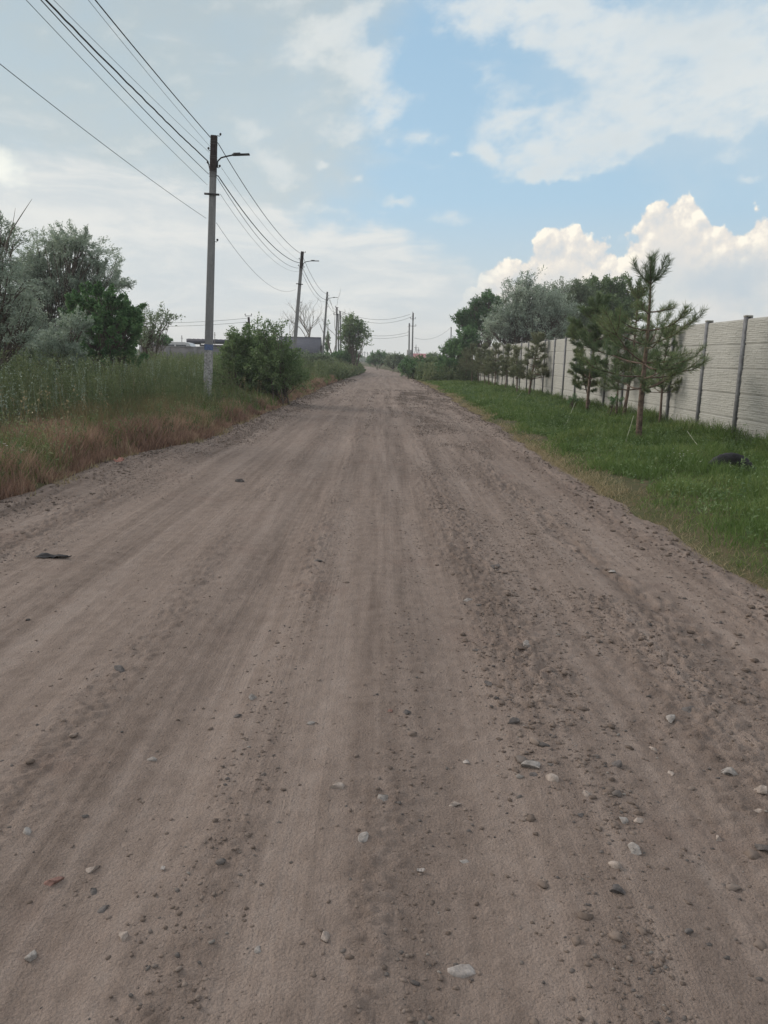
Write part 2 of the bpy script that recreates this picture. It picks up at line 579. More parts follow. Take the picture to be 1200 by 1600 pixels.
def road_fn(b, p):
    g = geo_pos(b)
    gx, gy, gz = b.sep(g)
    lane = b.noise(b.v('MULTIPLY', g, (1, .035, 1)), 3.2, 5, .62)
    lane2 = b.noise(b.v('MULTIPLY', g, (1, .03, 1)), 15, 3, .6)
    big = b.noise(g, .5, 4, .6)
    mid = b.noise(g, 9, 5, .65)
    fine = b.noise(g, 130, 4, .7)
    grit = b.voronoi(g, 95, 1.0, .6)
    f = b.m('ADD', b.m('ADD', b.m('MULTIPLY', lane, .46), b.m('MULTIPLY', lane2, .18)), b.m('ADD', b.m('MULTIPLY', big, .12), b.m('MULTIPLY', mid, .24)))
    c = b.ramp(f, [(.36, (.132, .102, .086)), (.45, (.19, .15, .128)), (.53, (.243, .195, .168)), (.64, (.298, .247, .217))])
    c = b.mix(b.m('MULTIPLY', b.smooth(fine, .38, .75), .4), c, b.mix(1.0, c, (.62, .6, .58), 'MULTIPLY'))
    c = b.mix(b.m('MULTIPLY', b.smooth(fine, .62, .3), .3), c, b.mix(1.0, c, (1.35, 1.33, 1.3), 'MULTIPLY'))
    red = b.smooth(b.noise(g, 1.3, 3, .5), .58, .75)
    c = b.mix(b.m('MULTIPLY', red, .3), c, (.17, .112, .092))
    c = b.mix(b.m('MULTIPLY', b.smooth(b.noise(b.v('MULTIPLY', g, (1, .015, 1)), 30, 2, .5),   .6, .35), .13), c, b.mix(1.0, c, (.7, .69, .68), 'MULTIPLY'))
    b.put(p.inputs['Base Color'], c)
    tread = b.n('ShaderNodeTexWave', wave_type='BANDS', bands_direction='X')
    b.put(tread.inputs['Vector'], b.v('ADD', g, b.v('MULTIPLY', b.noise(b.v('MULTIPLY', g, (0, .25, 0)), 1.2, 2, .5, out=1), (.25, 0, 0))))
    tread.inputs['Scale'].default_value = 17
    tread.inputs['Distortion'].default_value = .6
    tread.inputs['Detail'].default_value = 1
    tm = b.m('MULTIPLY', b.smooth(b.noise(b.v('MULTIPLY', g, (1, .1, 1)), 2.1, 2, .5), .5, .62), b.smooth(b.noise(g, 1.5, 2, .5), .4, .6))
    streak = b.noise(b.v('MULTIPLY', g, (1, .012, 1)), 42, 3, .55)
    lanes = b.smooth(b.noise(b.v('MULTIPLY', g, (1, .05, 1)), 2.1, 2, .5), .44, .56)
    h = b.m('ADD', b.m('MULTIPLY', fine, .75), b.m('ADD', b.m('MULTIPLY', grit, .4), b.m('MULTIPLY', b.m('MULTIPLY', streak, lanes), .85)))
    h = b.m('ADD', h, b.m('ADD', b.m('MULTIPLY', b.noise(g, 34, 4, .65), .9), b.m('MULTIPLY', b.m('MULTIPLY', tread.outputs['Fac'], tm), .07)))
    bump(b, p, h, .8, .013)


M['road'] = material('dirt_road_soil', road_fn, rough=.95, spec=.15)


def ground_fn(b, p):
    g = geo_pos(b)
    n = b.noise(g, .35, 5, .6)
    n2 = b.noise(g, 6, 5, .65)
    f = b.m('ADD', b.m('MULTIPLY', n, .5), b.m('MULTIPLY', n2, .5))
    c = b.ramp(f, [(.3, (.045, .05, .025)), (.48, (.07, .075, .035)), (.6, (.11, .09, .055)), (.75, (.16, .12, .08))])
    b.put(p.inputs['Base Color'], c)
    bump(b, p, b.noise(g, 25, 4, .65), .8, .03)


M['ground'] = material('verge_soil', ground_fn, rough=.95, spec=.1)
M['grass'] = leafmat('lush_grass', [(0.057, 0.095, 0.028), (0.094, 0.157, 0.042), (0.134, 0.206, 0.062), (0.218, 0.252, 0.098)], .8, .3)
M['straw'] = leafmat('dry_straw', [(0.188, 0.144, 0.079), (0.295, 0.240, 0.142), (0.390, 0.325, 0.205), (0.143, 0.154, 0.067)], 1.5, .25)
M['rust'] = leafmat('rust_brown_grass', [(0.161, 0.101, 0.079), (0.273, 0.172, 0.133), (0.372, 0.247, 0.186), (0.500, 0.378, 0.277)], 1.4, .25)
M['olive'] = leafmat('olive_grass', [(0.093, 0.096, 0.049), (0.138, 0.139, 0.070), (0.212, 0.168, 0.092), (0.297, 0.209, 0.128)], .5, .3)
M['weed'] = leafmat('green_weeds', [(0.079, 0.110, 0.055), (0.120, 0.165, 0.081), (0.173, 0.212, 0.103), (0.273, 0.282, 0.162)], .6, .3)
M['silver'] = leafmat('silver_leaves', [(0.179, 0.228, 0.187), (0.262, 0.324, 0.268), (0.373, 0.435, 0.368), (0.524, 0.593, 0.508)], .45, .3)
M['dark'] = leafmat('dark_green_leaves', [(0.053, 0.107, 0.051), (0.085, 0.175, 0.076), (0.129, 0.240, 0.103), (0.198, 0.323, 0.140)], .7, .3)
M['mid'] = leafmat('mid_green_leaves', [(0.068, 0.116, 0.053), (0.112, 0.179, 0.078), (0.168, 0.244, 0.111), (0.245, 0.319, 0.169)], .7, .3)
M['greyg'] = leafmat('grey_green_leaves', [(0.095, 0.137, 0.087), (0.147, 0.199, 0.123), (0.211, 0.263, 0.173), (0.317, 0.376, 0.270)], .6, .3)
M['needle'] = leafmat('pine_needles', [(0.064, 0.102, 0.051), (0.104, 0.157, 0.074), (0.159, 0.211, 0.097), (0.258, 0.259, 0.128)], 1.0, .12)
M['needle2'] = leafmat('olive_pine_needles', [(0.088, 0.108, 0.061), (0.135, 0.159, 0.088), (0.189, 0.209, 0.121), (0.257, 0.257, 0.162)], 1.0, .15)
M['bark'] = plain('grey_bark', (.12, .10, .085), .35, 8, .95, .6, 40)
M['pinebark'] = plain('pine_bark', (.13, .095, .075), .35, 14, .95, .7, 60)
M['twig'] = plain('pale_dead_twig', (.2, .18, .155), .2, 8, .9)


def conc_fn(b, p):
    g = obj_co(b)
    st = b.noise(b.v('MULTIPLY', g, (1, 1, .12)), 9, 4, .6)
    n = b.noise(g, 30, 4, .65)
    f = b.m('ADD', b.m('MULTIPLY', st, .6), b.m('MULTIPLY', n, .4))
    b.put(p.inputs['Base Color'], b.ramp(f, [(.3, (.13, .135, .14)), (.5, (.2, .205, .21)), (.7, (.27, .275, .275))]))
    bump(b, p, n, .4, .006)


M['pole'] = material('pole_concrete', conc_fn, rough=.9)
M['poletop'] = plain('dark_pole_top', (.035, .027, .027), .3, 10, .85)  # much darker colour for the upper section of the poles
M['white'] = plain('flaking_whitewash', (.30, .30, .30), .35, 18, .9)
M['bluep'] = plain('blue_paint', (.10, .14, .26), .2, 12, .7)
M['metal'] = plain('dark_steel', (.05, .05, .052), .2, 20, .5, metallic=.5)
M['cable'] = plain('black_cable', (.018, .018, .02), .1, 20, .6)
M['wire'] = plain('bare_wire', (.10, .10, .10), .1, 20, .5, metallic=.4)


def fence_fn(b, p):
    g = geo_pos(b)
    n = b.noise(g, 1.1, 4, .6)
    n2 = b.noise(g, 28, 4, .6)
    gz = b.sep(g)[2]
    f = b.m('ADD', b.m('MULTIPLY', n, .55), b.m('MULTIPLY', n2, .45))
    c = b.ramp(f, [(.3, (.30, .303, .283)), (.5, (.355, .358, .332)), (.7, (.405, .408, .382))])
    dirt = b.m('MULTIPLY', b.smooth(gz, .55, .05), b.smooth(b.noise(g, 5, 4, .6), .3, .7))
    c = b.mix(b.m('MULTIPLY', dirt, .5), c, (.17, .155, .13))
    run = b.smooth(b.noise(b.v('MULTIPLY', g, (1, 1, .08)), 6, 3, .6), .58, .75)
    c = b.mix(b.m('MULTIPLY', run, .22), c, (.18, .185, .175))
    b.put(p.inputs['Base Color'], c)
    bump(b, p, n2, .5, .006)


M['fence'] = material('cast_concrete_panel', fence_fn, rough=.9)
M['fpost'] = plain('cast_concrete_post', (.17, .175, .185), .18, 9, .9, .15, 50)
M['capm'] = plain('weathered_cap', (.30, .30, .27), .2, 9, .9, .4, 50)
M['tyre'] = plain('old_rubber', (.028, .028, .031), .3, 12, .75, .3, 60)
M['rope'] = plain('pale_rope', (.32, .34, .25), .2, 30, .9)
M['stone_grey'] = plain('grey_stone', (.25, .23, .215), .3, 30, .85, .7, 90)
M['stone_dark'] = plain('slate_stone', (.098, .088, .084), .3, 30, .8, .7, 90)
M['stone_tan'] = plain('tan_stone', (.29, .245, .215), .25, 30, .9, .7, 90)
M['stone_red'] = plain('brick_fragment', (.18, .105, .088), .25, 30, .9, .7, 90)
M['stone_white'] = plain('pale_limestone', (.30, .272, .255), .2, 30, .9, .6, 90)


def gravel_fn(b, p):
    g = b.n('ShaderNodeNewGeometry')
    r = g.outputs['Random Per Island']
    c = b.ramp(r, [(0, (.10, .078, .065)), (.45, (.155, .123, .104)), (.75, (.215, .175, .15)), (.86, (.11, .10, .095)), (.965, (.06, .057, .057)), (.985, (.2, .185, .17)), (1, (.26, .24, .22))])  # crumbs darker than the soil, their shadows put into the colour
    n = b.noise(g.outputs['Position'], 160, 3, .6)
    b.put(p.inputs['Base Color'], b.mix(b.m('MULTIPLY', b.smooth(n, .4, .7), .45), c, (.17, .138, .118)))


M['gravel'] = material('loose_gravel', gravel_fn, rough=.92, spec=.15)


def clod_fn(b, p):
    g = b.n('ShaderNodeNewGeometry')
    c = b.ramp(g.outputs['Random Per Island'], [(0, (.10, .08, .067)), (.6, (.15, .12, .102)), (1, (.2, .165, .142))])
    b.put(p.inputs['Base Color'], c)
    bump(b, p, b.noise(g.outputs['Position'], 120, 4, .7), .9, .01)


M['clod'] = material('soil_clods', clod_fn, rough=.97, spec=.1)

# ================================================================ the setting
def grid_mesh(xs, ys, zf):
    X, Y = np.meshgrid(xs, ys)
    Z = zf(X.ravel(), Y.ravel())
    nx, ny = len(xs), len(ys)
    i = (np.arange(ny - 1)[:, None] * nx + np.arange(nx - 1)[None]).ravel()
    F = np.stack([i, i + 1, i + nx + 1, i + nx], -1)
    mb = MB()
    mb.add(np.stack([X.ravel(), Y.ravel(), Z], -1), F)
    return mb


def ground_z(x, y):
    L, Rr = road_left(y), road_right(y)
    ins = np.minimum(x - L, Rr - x)
    m = (y > -12) & (y < 235)
    return land(x, y) - np.where(m, sstep(ins, -0.08, 0.3) * 0.2, 0.0)


xs = np.unique(np.concatenate([-np.geomspace(22, 900, 26), np.arange(-22, -4.4, .3), np.arange(-4.4, 4.4, .08),
                               np.arange(4.4, 14, .3), np.geomspace(14, 900, 26)]))
ys = np.unique(np.concatenate([[-60, -40, -25, -16, -12.2], np.arange(-12, 1, .4), np.arange(1, 30, .15), np.arange(30, 90, .35),
                               np.arange(90, 240, 1.0), np.geomspace(240, 2500, 30)]))
tag(grid_mesh(xs, ys, ground_z).build('ground', M['ground'], smooth=True), kind='structure')

ys = [1.15]
while ys[-1] < 235:
    ys.append(ys[-1] + max(.0115, .0048 * ys[-1]))
ys = np.concatenate([np.arange(-12, 1.14, .08), ys])
rw = grid_mesh(np.arange(-5.2, 3.5, .0135), ys, lambda x, y: road_z(x, y))
# beyond 80 m the road bends: carry the strip along with it
V = rw.v[0]
mid = (road_left(V[:, 1]) + road_right(V[:, 1])) / 2
sh = sstep(V[:, 1], 55, 80)
V[:, 0] += mid * sh
V[:, 2] = road_z(V[:, 0].astype(float), V[:, 1].astype(float))
tag(rw.build('dirt_road', M['road'], smooth=True), kind='structure')


# ---------------------------------------------------------------- loose gravel too small and too many to count
def ico(sub=1):
    t = (1 + 5 ** .5) / 2
    v = np.array([(-1, t, 0), (1, t, 0), (-1, -t, 0), (1, -t, 0), (0, -1, t), (0, 1, t), (0, -1, -t), (0, 1, -t), (t, 0, -1), (t, 0, 1), (-t, 0, -1), (-t, 0, 1)], float)
    f = [(0, 11, 5), (0, 5, 1), (0, 1, 7), (0, 7, 10), (0, 10, 11), (1, 5, 9), (5, 11, 4), (11, 10, 2), (10, 7, 6), (7, 1, 8),
         (3, 9, 4), (3, 4, 2), (3, 2, 6), (3, 6, 8), (3, 8, 9), (4, 9, 5), (2, 4, 11), (6, 2, 10), (8, 6, 7), (9, 8, 1)]
    v /= np.linalg.norm(v[0])
    v = list(map(tuple, v))
    for _ in range(sub):
        cache, nf = {}, []

        def mid_(a, b):
            k = (min(a, b), max(a, b))
            if k not in cache:
                m = np.array(v[a]) + np.array(v[b])
                v.append(tuple(m / np.linalg.norm(m)))
                cache[k] = len(v) - 1
            return cache[k]
        for a, b, c in f:
            ab, bc, ca = mid_(a, b), mid_(b, c), mid_(c, a)
            nf += [(a, ab, ca), (b, bc, ab), (c, ca, bc), (ab, bc, ca)]
        f = nf
    return np.array(v), np.array(f)


IC0, IC1, IC2 = ico(0), ico(1), ico(2)


def gravel(n, size_lo, size_hi, y0, y1, ic, seed, power=2.2, xr=(-4.2, 3.3)):
    r = np.random.default_rng(seed)
    m = n * 6
    y = np.exp(r.uniform(np.log(y0), np.log(y1), m))
    x = r.uniform(xr[0], xr[1], m)
    d = np.full(m, 0.035)
    for c, w, a in ((-2.95, .45, .8), (-3.7, .4, .7), (-1.25, .2, .12), (-.4, .13, .3), (.25, .1, .3), (.95, .28, 1.0), (1.55, .35, 1.0), (2.2, .3, .4), (2.7, .25, .5)):
        d += a * np.exp(-((x - c + (fbm(y * .3, y * 0, 2, 7) - .5) * .5) / w) ** 2)
    d *= 0.15 + 1.2 * sstep(fbm(x * 1.6, y * .8, 3, 190), .38, .62)
    keep = r.uniform(0, 1, m) < d
    L, Rr = road_left(y), road_right(y)
    keep &= (x > L + .02) & (x < Rr - .02)
    x, y = x[keep][:n], y[keep][:n]
    k = len(x)
    s = size_lo + (size_hi - size_lo) * r.uniform(0, 1, k) ** power
    s = np.maximum(s, .0007 * y)
    z = road_z(x, y) + s * .08
    v, f = ic
    a = r.uniform(0, 6.28, k)
    sx, sy, sz = s * r.uniform(.7, 1.35, k), s * r.uniform(.6, 1.1, k), s * r.uniform(.32, .6, k)
    jit = 1 + r.uniform(-.38, .38, (k, len(v)))
    P_ = v[None] * jit[..., None] * np.stack([sx, sy, sz], -1)[:, None]
    ca, sa = np.cos(a)[:, None], np.sin(a)[:, None]
    Q = np.stack([P_[..., 0] * ca - P_[..., 1] * sa + x[:, None], P_[..., 0] * sa + P_[..., 1] * ca + y[:, None], P_[..., 2] + z[:, None]], -1)
    F = (f[None] + (np.arange(k) * len(v))[:, None, None]).reshape(-1, 3)
    return Q.reshape(-1, 3), F


mb = MB()
mb.add(*gravel(52000, .002, .010, 1.3, 42, IC0, 1, 3.2))
mb.add(*gravel(1000, .007, .018, 1.3, 30, IC1, 2, 3.2))
mb.add(*gravel(420, .009, .024, 1.9, 9, IC1, 3, 2.4, (.5, 2.5)))
tag(mb.build('loose_gravel', M['gravel'], smooth=False), kind='stuff', label='loose gravel and dirt crumbs strewn in bands along the dirt road')


def clods(n, side, seed):
    r = np.random.default_rng(seed)
    y = np.exp(r.uniform(np.log(3.0), np.log(60), n))
    e = np.abs(r.normal(.3, .3, n)) if side < 0 else np.abs(r.normal(.2, .22, n))
    keep = fbm(y * .9, e * 2 + seed, 3, seed) > .4
    y, e = y[keep], e[keep]
    x = road_left(y) + e - .05 if side < 0 else road_right(y) - e + .05
    k = len(x)
    v, f = IC1
    s = np.maximum(.004 + .018 * r.uniform(0, 1, k) ** 3.5, .0008 * y)
    jit = 1 + r.uniform(-.34, .34, (k, len(v)))
    P_ = v[None] * jit[..., None] * np.stack([s * r.uniform(.8, 1.4, k), s * r.uniform(.7, 1.2, k), s * r.uniform(.45, .8, k)], -1)[:, None]
    z = np.maximum(road_z(x, y), land(x, y) - .2 * (e > .1)) + s * .15
    Q = P_ + np.stack([x, y, z], -1)[:, None]
    return Q.reshape(-1, 3), (f[None] + (np.arange(k) * len(v))[:, None, None]).reshape(-1, 3)


mb = MB()
mb.add(*clods(3600, -1, 5))
mb.add(*clods(1800, 1, 6))
tag(mb.build('soil_clods', M['clod']), kind='stuff', label='dry soil clods heaped along both edges of the dirt road')


# ---------------------------------------------------------------- single stones one can point at
def make_stone(name, mat, loc, s, seed, flat=.55, rz=0.0):
    r = np.random.default_rng(seed)
    v, f = IC2
    q = v.copy()
    for _ in range(14):                                     # planes knock facets off the lump
        nrm = r.normal(size=3)
        nrm /= np.linalg.norm(nrm)
        dcut = r.uniform(.34, .72)
        over = np.maximum(q @ nrm - dcut, 0)
        q = q - over[:, None] * nrm
    q = q * (1 + (fbm(q[:, 0] * 3 + seed, q[:, 1] * 3 + q[:, 2] * 2, 3, seed)[:, None] - .5) * .25)
    q /= np.abs(q).max(0)
    q *= np.array([s, s * r.uniform(.6, .85), s * flat])
    mb = MB()
    mb.add(q, f)
    o = mb.build(name, mat)
    o.location = loc
    o.rotation_euler = (r.uniform(-.2, .2), r.uniform(-.2, .2), rz or r.uniform(0, 3.1))
    return o


ST = [  # photo pixel, half width px, material, label
    (723, 1512, 19, 'white', 'pale jagged limestone chip lying alone nearest the bottom edge of the photo'),
    (528, 1231, 14, 'tan', 'flat light stone left of the grey round stone in the middle of the road'),
    (599, 1248, 12, 'grey', 'grey rounded stone pressed in the road, right of a flat light stone'),
    (569, 1312, 11, 'grey', 'mauve grey cobble directly below the grey rounded stone at mid road'),
    (830, 1195, 17, 'grey', 'largest brown grey rock of the trio at right of centre'),
    (836, 1210, 8, 'dark', 'small dark bluish rock tucked below the largest rock of the trio'),
    (862, 1218, 12, 'tan', 'brown lump right of the small bluish rock in the trio'),
    (965, 1194, 12, 'dark', 'dark angular rock lying alone right of the rock trio'),
    (1142, 1206, 14, 'grey', 'speckled angular grey rock near the right edge of the road'),
    (1077, 1108, 13, 'dark', 'dark rock with a white chip on top beside the scraped soil at right'),
    (1048, 1123, 10, 'grey', 'oval grey stone just below the dark rock with a white chip'),
    (977, 1283, 11, 'grey', 'left stone of the small huddle of four above the triangular tan rock'),
    (998, 1284, 8, 'tan', 'right stone of the small huddle of four above the triangular tan rock'),
    (990, 1328, 13, 'grey', 'long grey stone just above the triangular tan rock'),
    (964, 1354, 13, 'tan', 'triangular tan rock above the dark slate stone'),
    (965, 1392, 13, 'dark', 'dark slate stone lowest of the column of rocks at right'),
    (1077, 1457, 8, 'dark', 'small dark cobble alone in the smooth dirt at lower right'),
    (1194, 1326, 12, 'dark', 'dark square block cut by the right edge of the photo'),
    (1190, 1238, 12, 'tan', 'pinkish tan cobble upper one of the pair at the right edge'),
    (1186, 1266, 10, 'tan', 'pinkish tan cobble lower one of the pair at the right edge'),
    (1123, 1305, 9, 'tan', 'rounded brown cobble among clods left of the dark square block'),
    (1021, 1165, 9, 'tan', 'small oval tan stone between the dark alone rock and the speckled rock'),
    (919, 1244, 11, 'tan', 'flat sandy stone right of and below the rock trio'),
    (907, 1274, 6, 'dark', 'little dark round pebble below the flat sandy stone'),
    (822, 1006, 11, 'grey', 'pale grey rock on the gravelly ridge farther up the road'),
    (730, 937, 10, 'grey', 'flat grey rock on the ridge, farther than the pale grey rock'),
    (773, 886, 9, 'dark', 'dark blue grey stone on the ridge, farthest of the large ones'),
    (765, 1066, 9, 'dark', 'dark flat stone left of the gravelly ridge'),
    (801, 1127, 11, 'dark', 'dark angular stone on the gravel above the rock trio'),
    (611, 1111, 7, 'red', 'reddish brick fragment in the middle of the road'),
    (635, 1113, 8, 'dark', 'dark stone right beside the reddish brick fragment'),
    (487, 1127, 9, 'grey', 'grey angular stone left of the brick fragment'),
    (394, 1087, 10, 'grey', 'light grey broken stone left of centre'),
    (370, 1114, 9, 'dark', 'thin dark shard below the light grey broken stone'),
    (188, 1049, 12, 'dark', 'long dark flat stone at the left side of the road'),
    (238, 1179, 8, 'grey', 'rough grey pebble alone at left'),
    (76, 1372, 19, 'red', 'long reddish purple flat stone near the lower left edge'),
    (146, 1382, 9, 'dark', 'dark green grey pebble right of the long reddish flat stone'),
    (162, 1409, 11, 'dark', 'dark stone right of and below the long reddish flat stone'),
    (44, 1298, 11, 'grey', 'pale greenish round stone near the left edge'),
    (143, 1347, 13, 'tan', 'pale flat half buried stone above the dark pebble at lower left'),
    (134, 1270, 6, 'dark', 'small dark pebble right of the pale greenish round stone'),
    (507, 1468, 12, 'tan', 'cream coloured stone in the middle near the bottom of the photo'),
    (402, 1480, 9, 'grey', 'grey chip left of the cream coloured stone near the bottom'),
    (192, 1458, 9, 'tan', 'small cream stone at lower left below the dark stone'),
    (47, 1484, 12, 'grey', 'pale rounded stone close to the lower left corner'),
    (709, 1250, 11, 'tan', 'brown flat stone between the rock trio and the grey rounded stone'),
    (727, 1339, 9, 'grey', 'small mauve stone below the brown flat stone'),
    (728, 1185, 9, 'white', 'thin pale chip above the brown flat stone'),
    (1048, 1205, 7, 'tan', 'small brown stone left of the speckled angular rock'),
    (496, 878, 10, 'dark', 'dark clod left of centre farther up the road'),
    (372, 750, 9, 'dark', 'lone dark clod on the smooth left lane far up the road'),
    (955, 893, 9, 'grey', 'thin grey flat stone by the scraped gully at right'),
]
for i, (px, py, hw, m, lab) in enumerate(ST):
    g = on_ground(px, py)
    s = hw / 1200 * (g - Vector((0, 0, EYE))).length
    z = float(road_z(np.array([g.x]), np.array([g.y]))[0])
    fl = .32 if ('flat' in lab or 'thin' in lab or 'chip' in lab) else .55
    o = make_stone('stone', M['stone_' + m], (g.x, g.y, z + s * fl * .05), s, 50 + i, fl)
    tag(o, lab, 'stone', 'single stones lying on the road')

# ---------------------------------------------------------------- precast concrete fence on the right
FX0, FX1, FY0, FY1 = 7.36, 7.02, 15.86, 56.2
PITCHF = 1.86
fr = empty('concrete_fence', (FX0, FY0 - 3 * PITCHF, 0.08), math.atan2(FX0 - FX1, FY1 - FY0))
tag(fr, 'pale precast concrete panel fence with stone pattern running beside the grass verge', 'fence')


def panel_mesh(seed):
    r = np.random.default_rng(seed)
    ny, nz = 210, 62
    Lp, Hp = PITCHF - .075, .479
    yy, zz = np.meshgrid(np.linspace(0, Lp, ny), np.linspace(0, Hp, nz))
    dep = np.zeros_like(yy)
    z0 = .012
    while z0 < Hp - .012:
        hh = r.choice([.032, .042, .055])
        z1 = min(z0 + hh, Hp - .012)
        y0 = r.uniform(-.2, 0)
        while y0 < Lp:
            y1 = y0 + r.uniform(.07, .3)
            ins = np.minimum(np.minimum(yy - y0, y1 - yy), np.minimum(zz - z0, z1 - zz))
            q = sstep(ins, 0.0, .009)
            tilt = (zz - (z0 + z1) / 2) * r.uniform(-.25, .35)
            dep = np.where(ins > 0, q * (r.uniform(.004, .013) + tilt * .5), dep)
            y0 = y1
        z0 = z1
    dep += (fbm(yy * 22 + seed, zz * 30, 4, seed) - .5) * .007 + (fbm(yy * 6 + seed, zz * 9, 2, seed + 5) - .5) * .008
    edge = np.minimum(np.minimum(yy, Lp - yy), np.minimum(zz, Hp - zz))
    dep *= sstep(edge, 0, .012)
    mb = MB()
    i = (np.arange(nz - 1)[:, None] * ny + np.arange(ny - 1)[None]).ravel()
    mb.add(np.stack([-.02 - dep.ravel(), yy.ravel(), zz.ravel()], -1), np.stack([i, i + ny, i + ny + 1, i + 1], -1))
    mb.box((.005, Lp / 2, Hp / 2), (.05 - .004, Lp, .4955))
    return mb


def pan_local(k, row):
    return (0.0, k * PITCHF + .0375, row * .496)


pproto = [panel_mesh(300 + s).build('panel', M['fence'], fr, smooth=True) for s in range(4)]
NB_ = 25
made = 0
rest_mb = MB()
first = [True] * 4
for k in range(NB_):
    for row in range(5):
        s = (k * 3 + row * 2 + (k * row) % 3) % 4
        if made < 98:
            if first[s]:
                o = pproto[s]
                first[s] = False
            else:
                o = pproto[s].copy()
                C.objects.link(o)
                o.parent = fr
            jx = ((k * 7 + row * 3) % 5 - 2) * .0018
            o.location = (jx, k * PITCHF + .0375, row * .4965 + ((k * 5) % 3) * .003)
            made += 1
        else:
            src = pproto[s].data
            co = np.empty(len(src.vertices) * 3, np.float32)
            src.vertices.foreach_get('co', co)
            co = co.reshape(-1, 3)
            lo, hi = co.min(0), co.max(0)
            rest_mb.box((0, k * PITCHF + .0375 + (hi[1] - lo[1]) / 2, row * .4965 + .244), (.07, hi[1] - lo[1], .486))
if rest_mb.nv:
    o = rest_mb.build('panel', M['fence'], fr)
    tag(o, kind='stuff')


def post_mb():
    mb = MB()
    # H profile: a web between two flanges, front flange proud towards the road
    mb.box((-.044, 0, 1.235), (.046, .105, 2.53))
    mb.box((.048, 0, 1.235), (.042, .115, 2.53))
    mb.box((0, 0, 1.233), (.0402, .052, 2.52))
    return mb


def cap_mb():
    mb = MB()
    mb.box((-.004, 0, 2.5165), (.14, .12, .035))
    return mb


po = post_mb().build('post', M['fpost'], fr)
ca = cap_mb().build('cap', M['capm'], po)
for k in range(NB_ + 1):
    if k == 0:
        p_, c_ = po, ca
    else:
        p_ = po.copy()
        C.objects.link(p_)
        p_.parent = fr
        c_ = ca.copy()
        C.objects.link(c_)
        c_.parent = p_
    p_.location = (0, k * PITCHF, ((k * 13) % 5 - 2) * .006)
    p_.rotation_euler = (((k * 7) % 5 - 2) * .002, ((k * 11) % 5 - 2) * .0025, 0)

# ================================================================ poles and wires
def shaft_mb(z0, z1, w0, w1, d0, d1, ch=.02):
    mb = MB()

    def prof(w, d):
        a, b = w / 2, d / 2
        return [(-a + ch, -b), (a - ch, -b), (a, -b + ch), (a, b - ch), (a - ch, b), (-a + ch, b), (-a, b - ch), (-a, -b + ch)]
    P0 = [(x, y, z0) for x, y in prof(w0, d0)]
    P1 = [(x, y, z1) for x, y in prof(w1, d1)]
    F = [[i, (i + 1) % 8, 8 + (i + 1) % 8, 8 + i] for i in range(8)]
    mb.add(P0 + P1, F)
    mb.add(P1, [[0, 1, 2, 3], [0, 3, 4, 7], [4, 5, 6, 7]])
    return mb


def width(z, h):
    return .235 - .075 * z / h


def ring(mb, z, h, r=.006, ext=.008):
    w = width(z, h) / 2 + ext
    d = w * .86
    pts = [(-w, -d, z), (w, -d, z + .01), (w, d, z), (-w, d, z - .01), (-w, -d, z)]
    mb.tube(pts, r, 5)


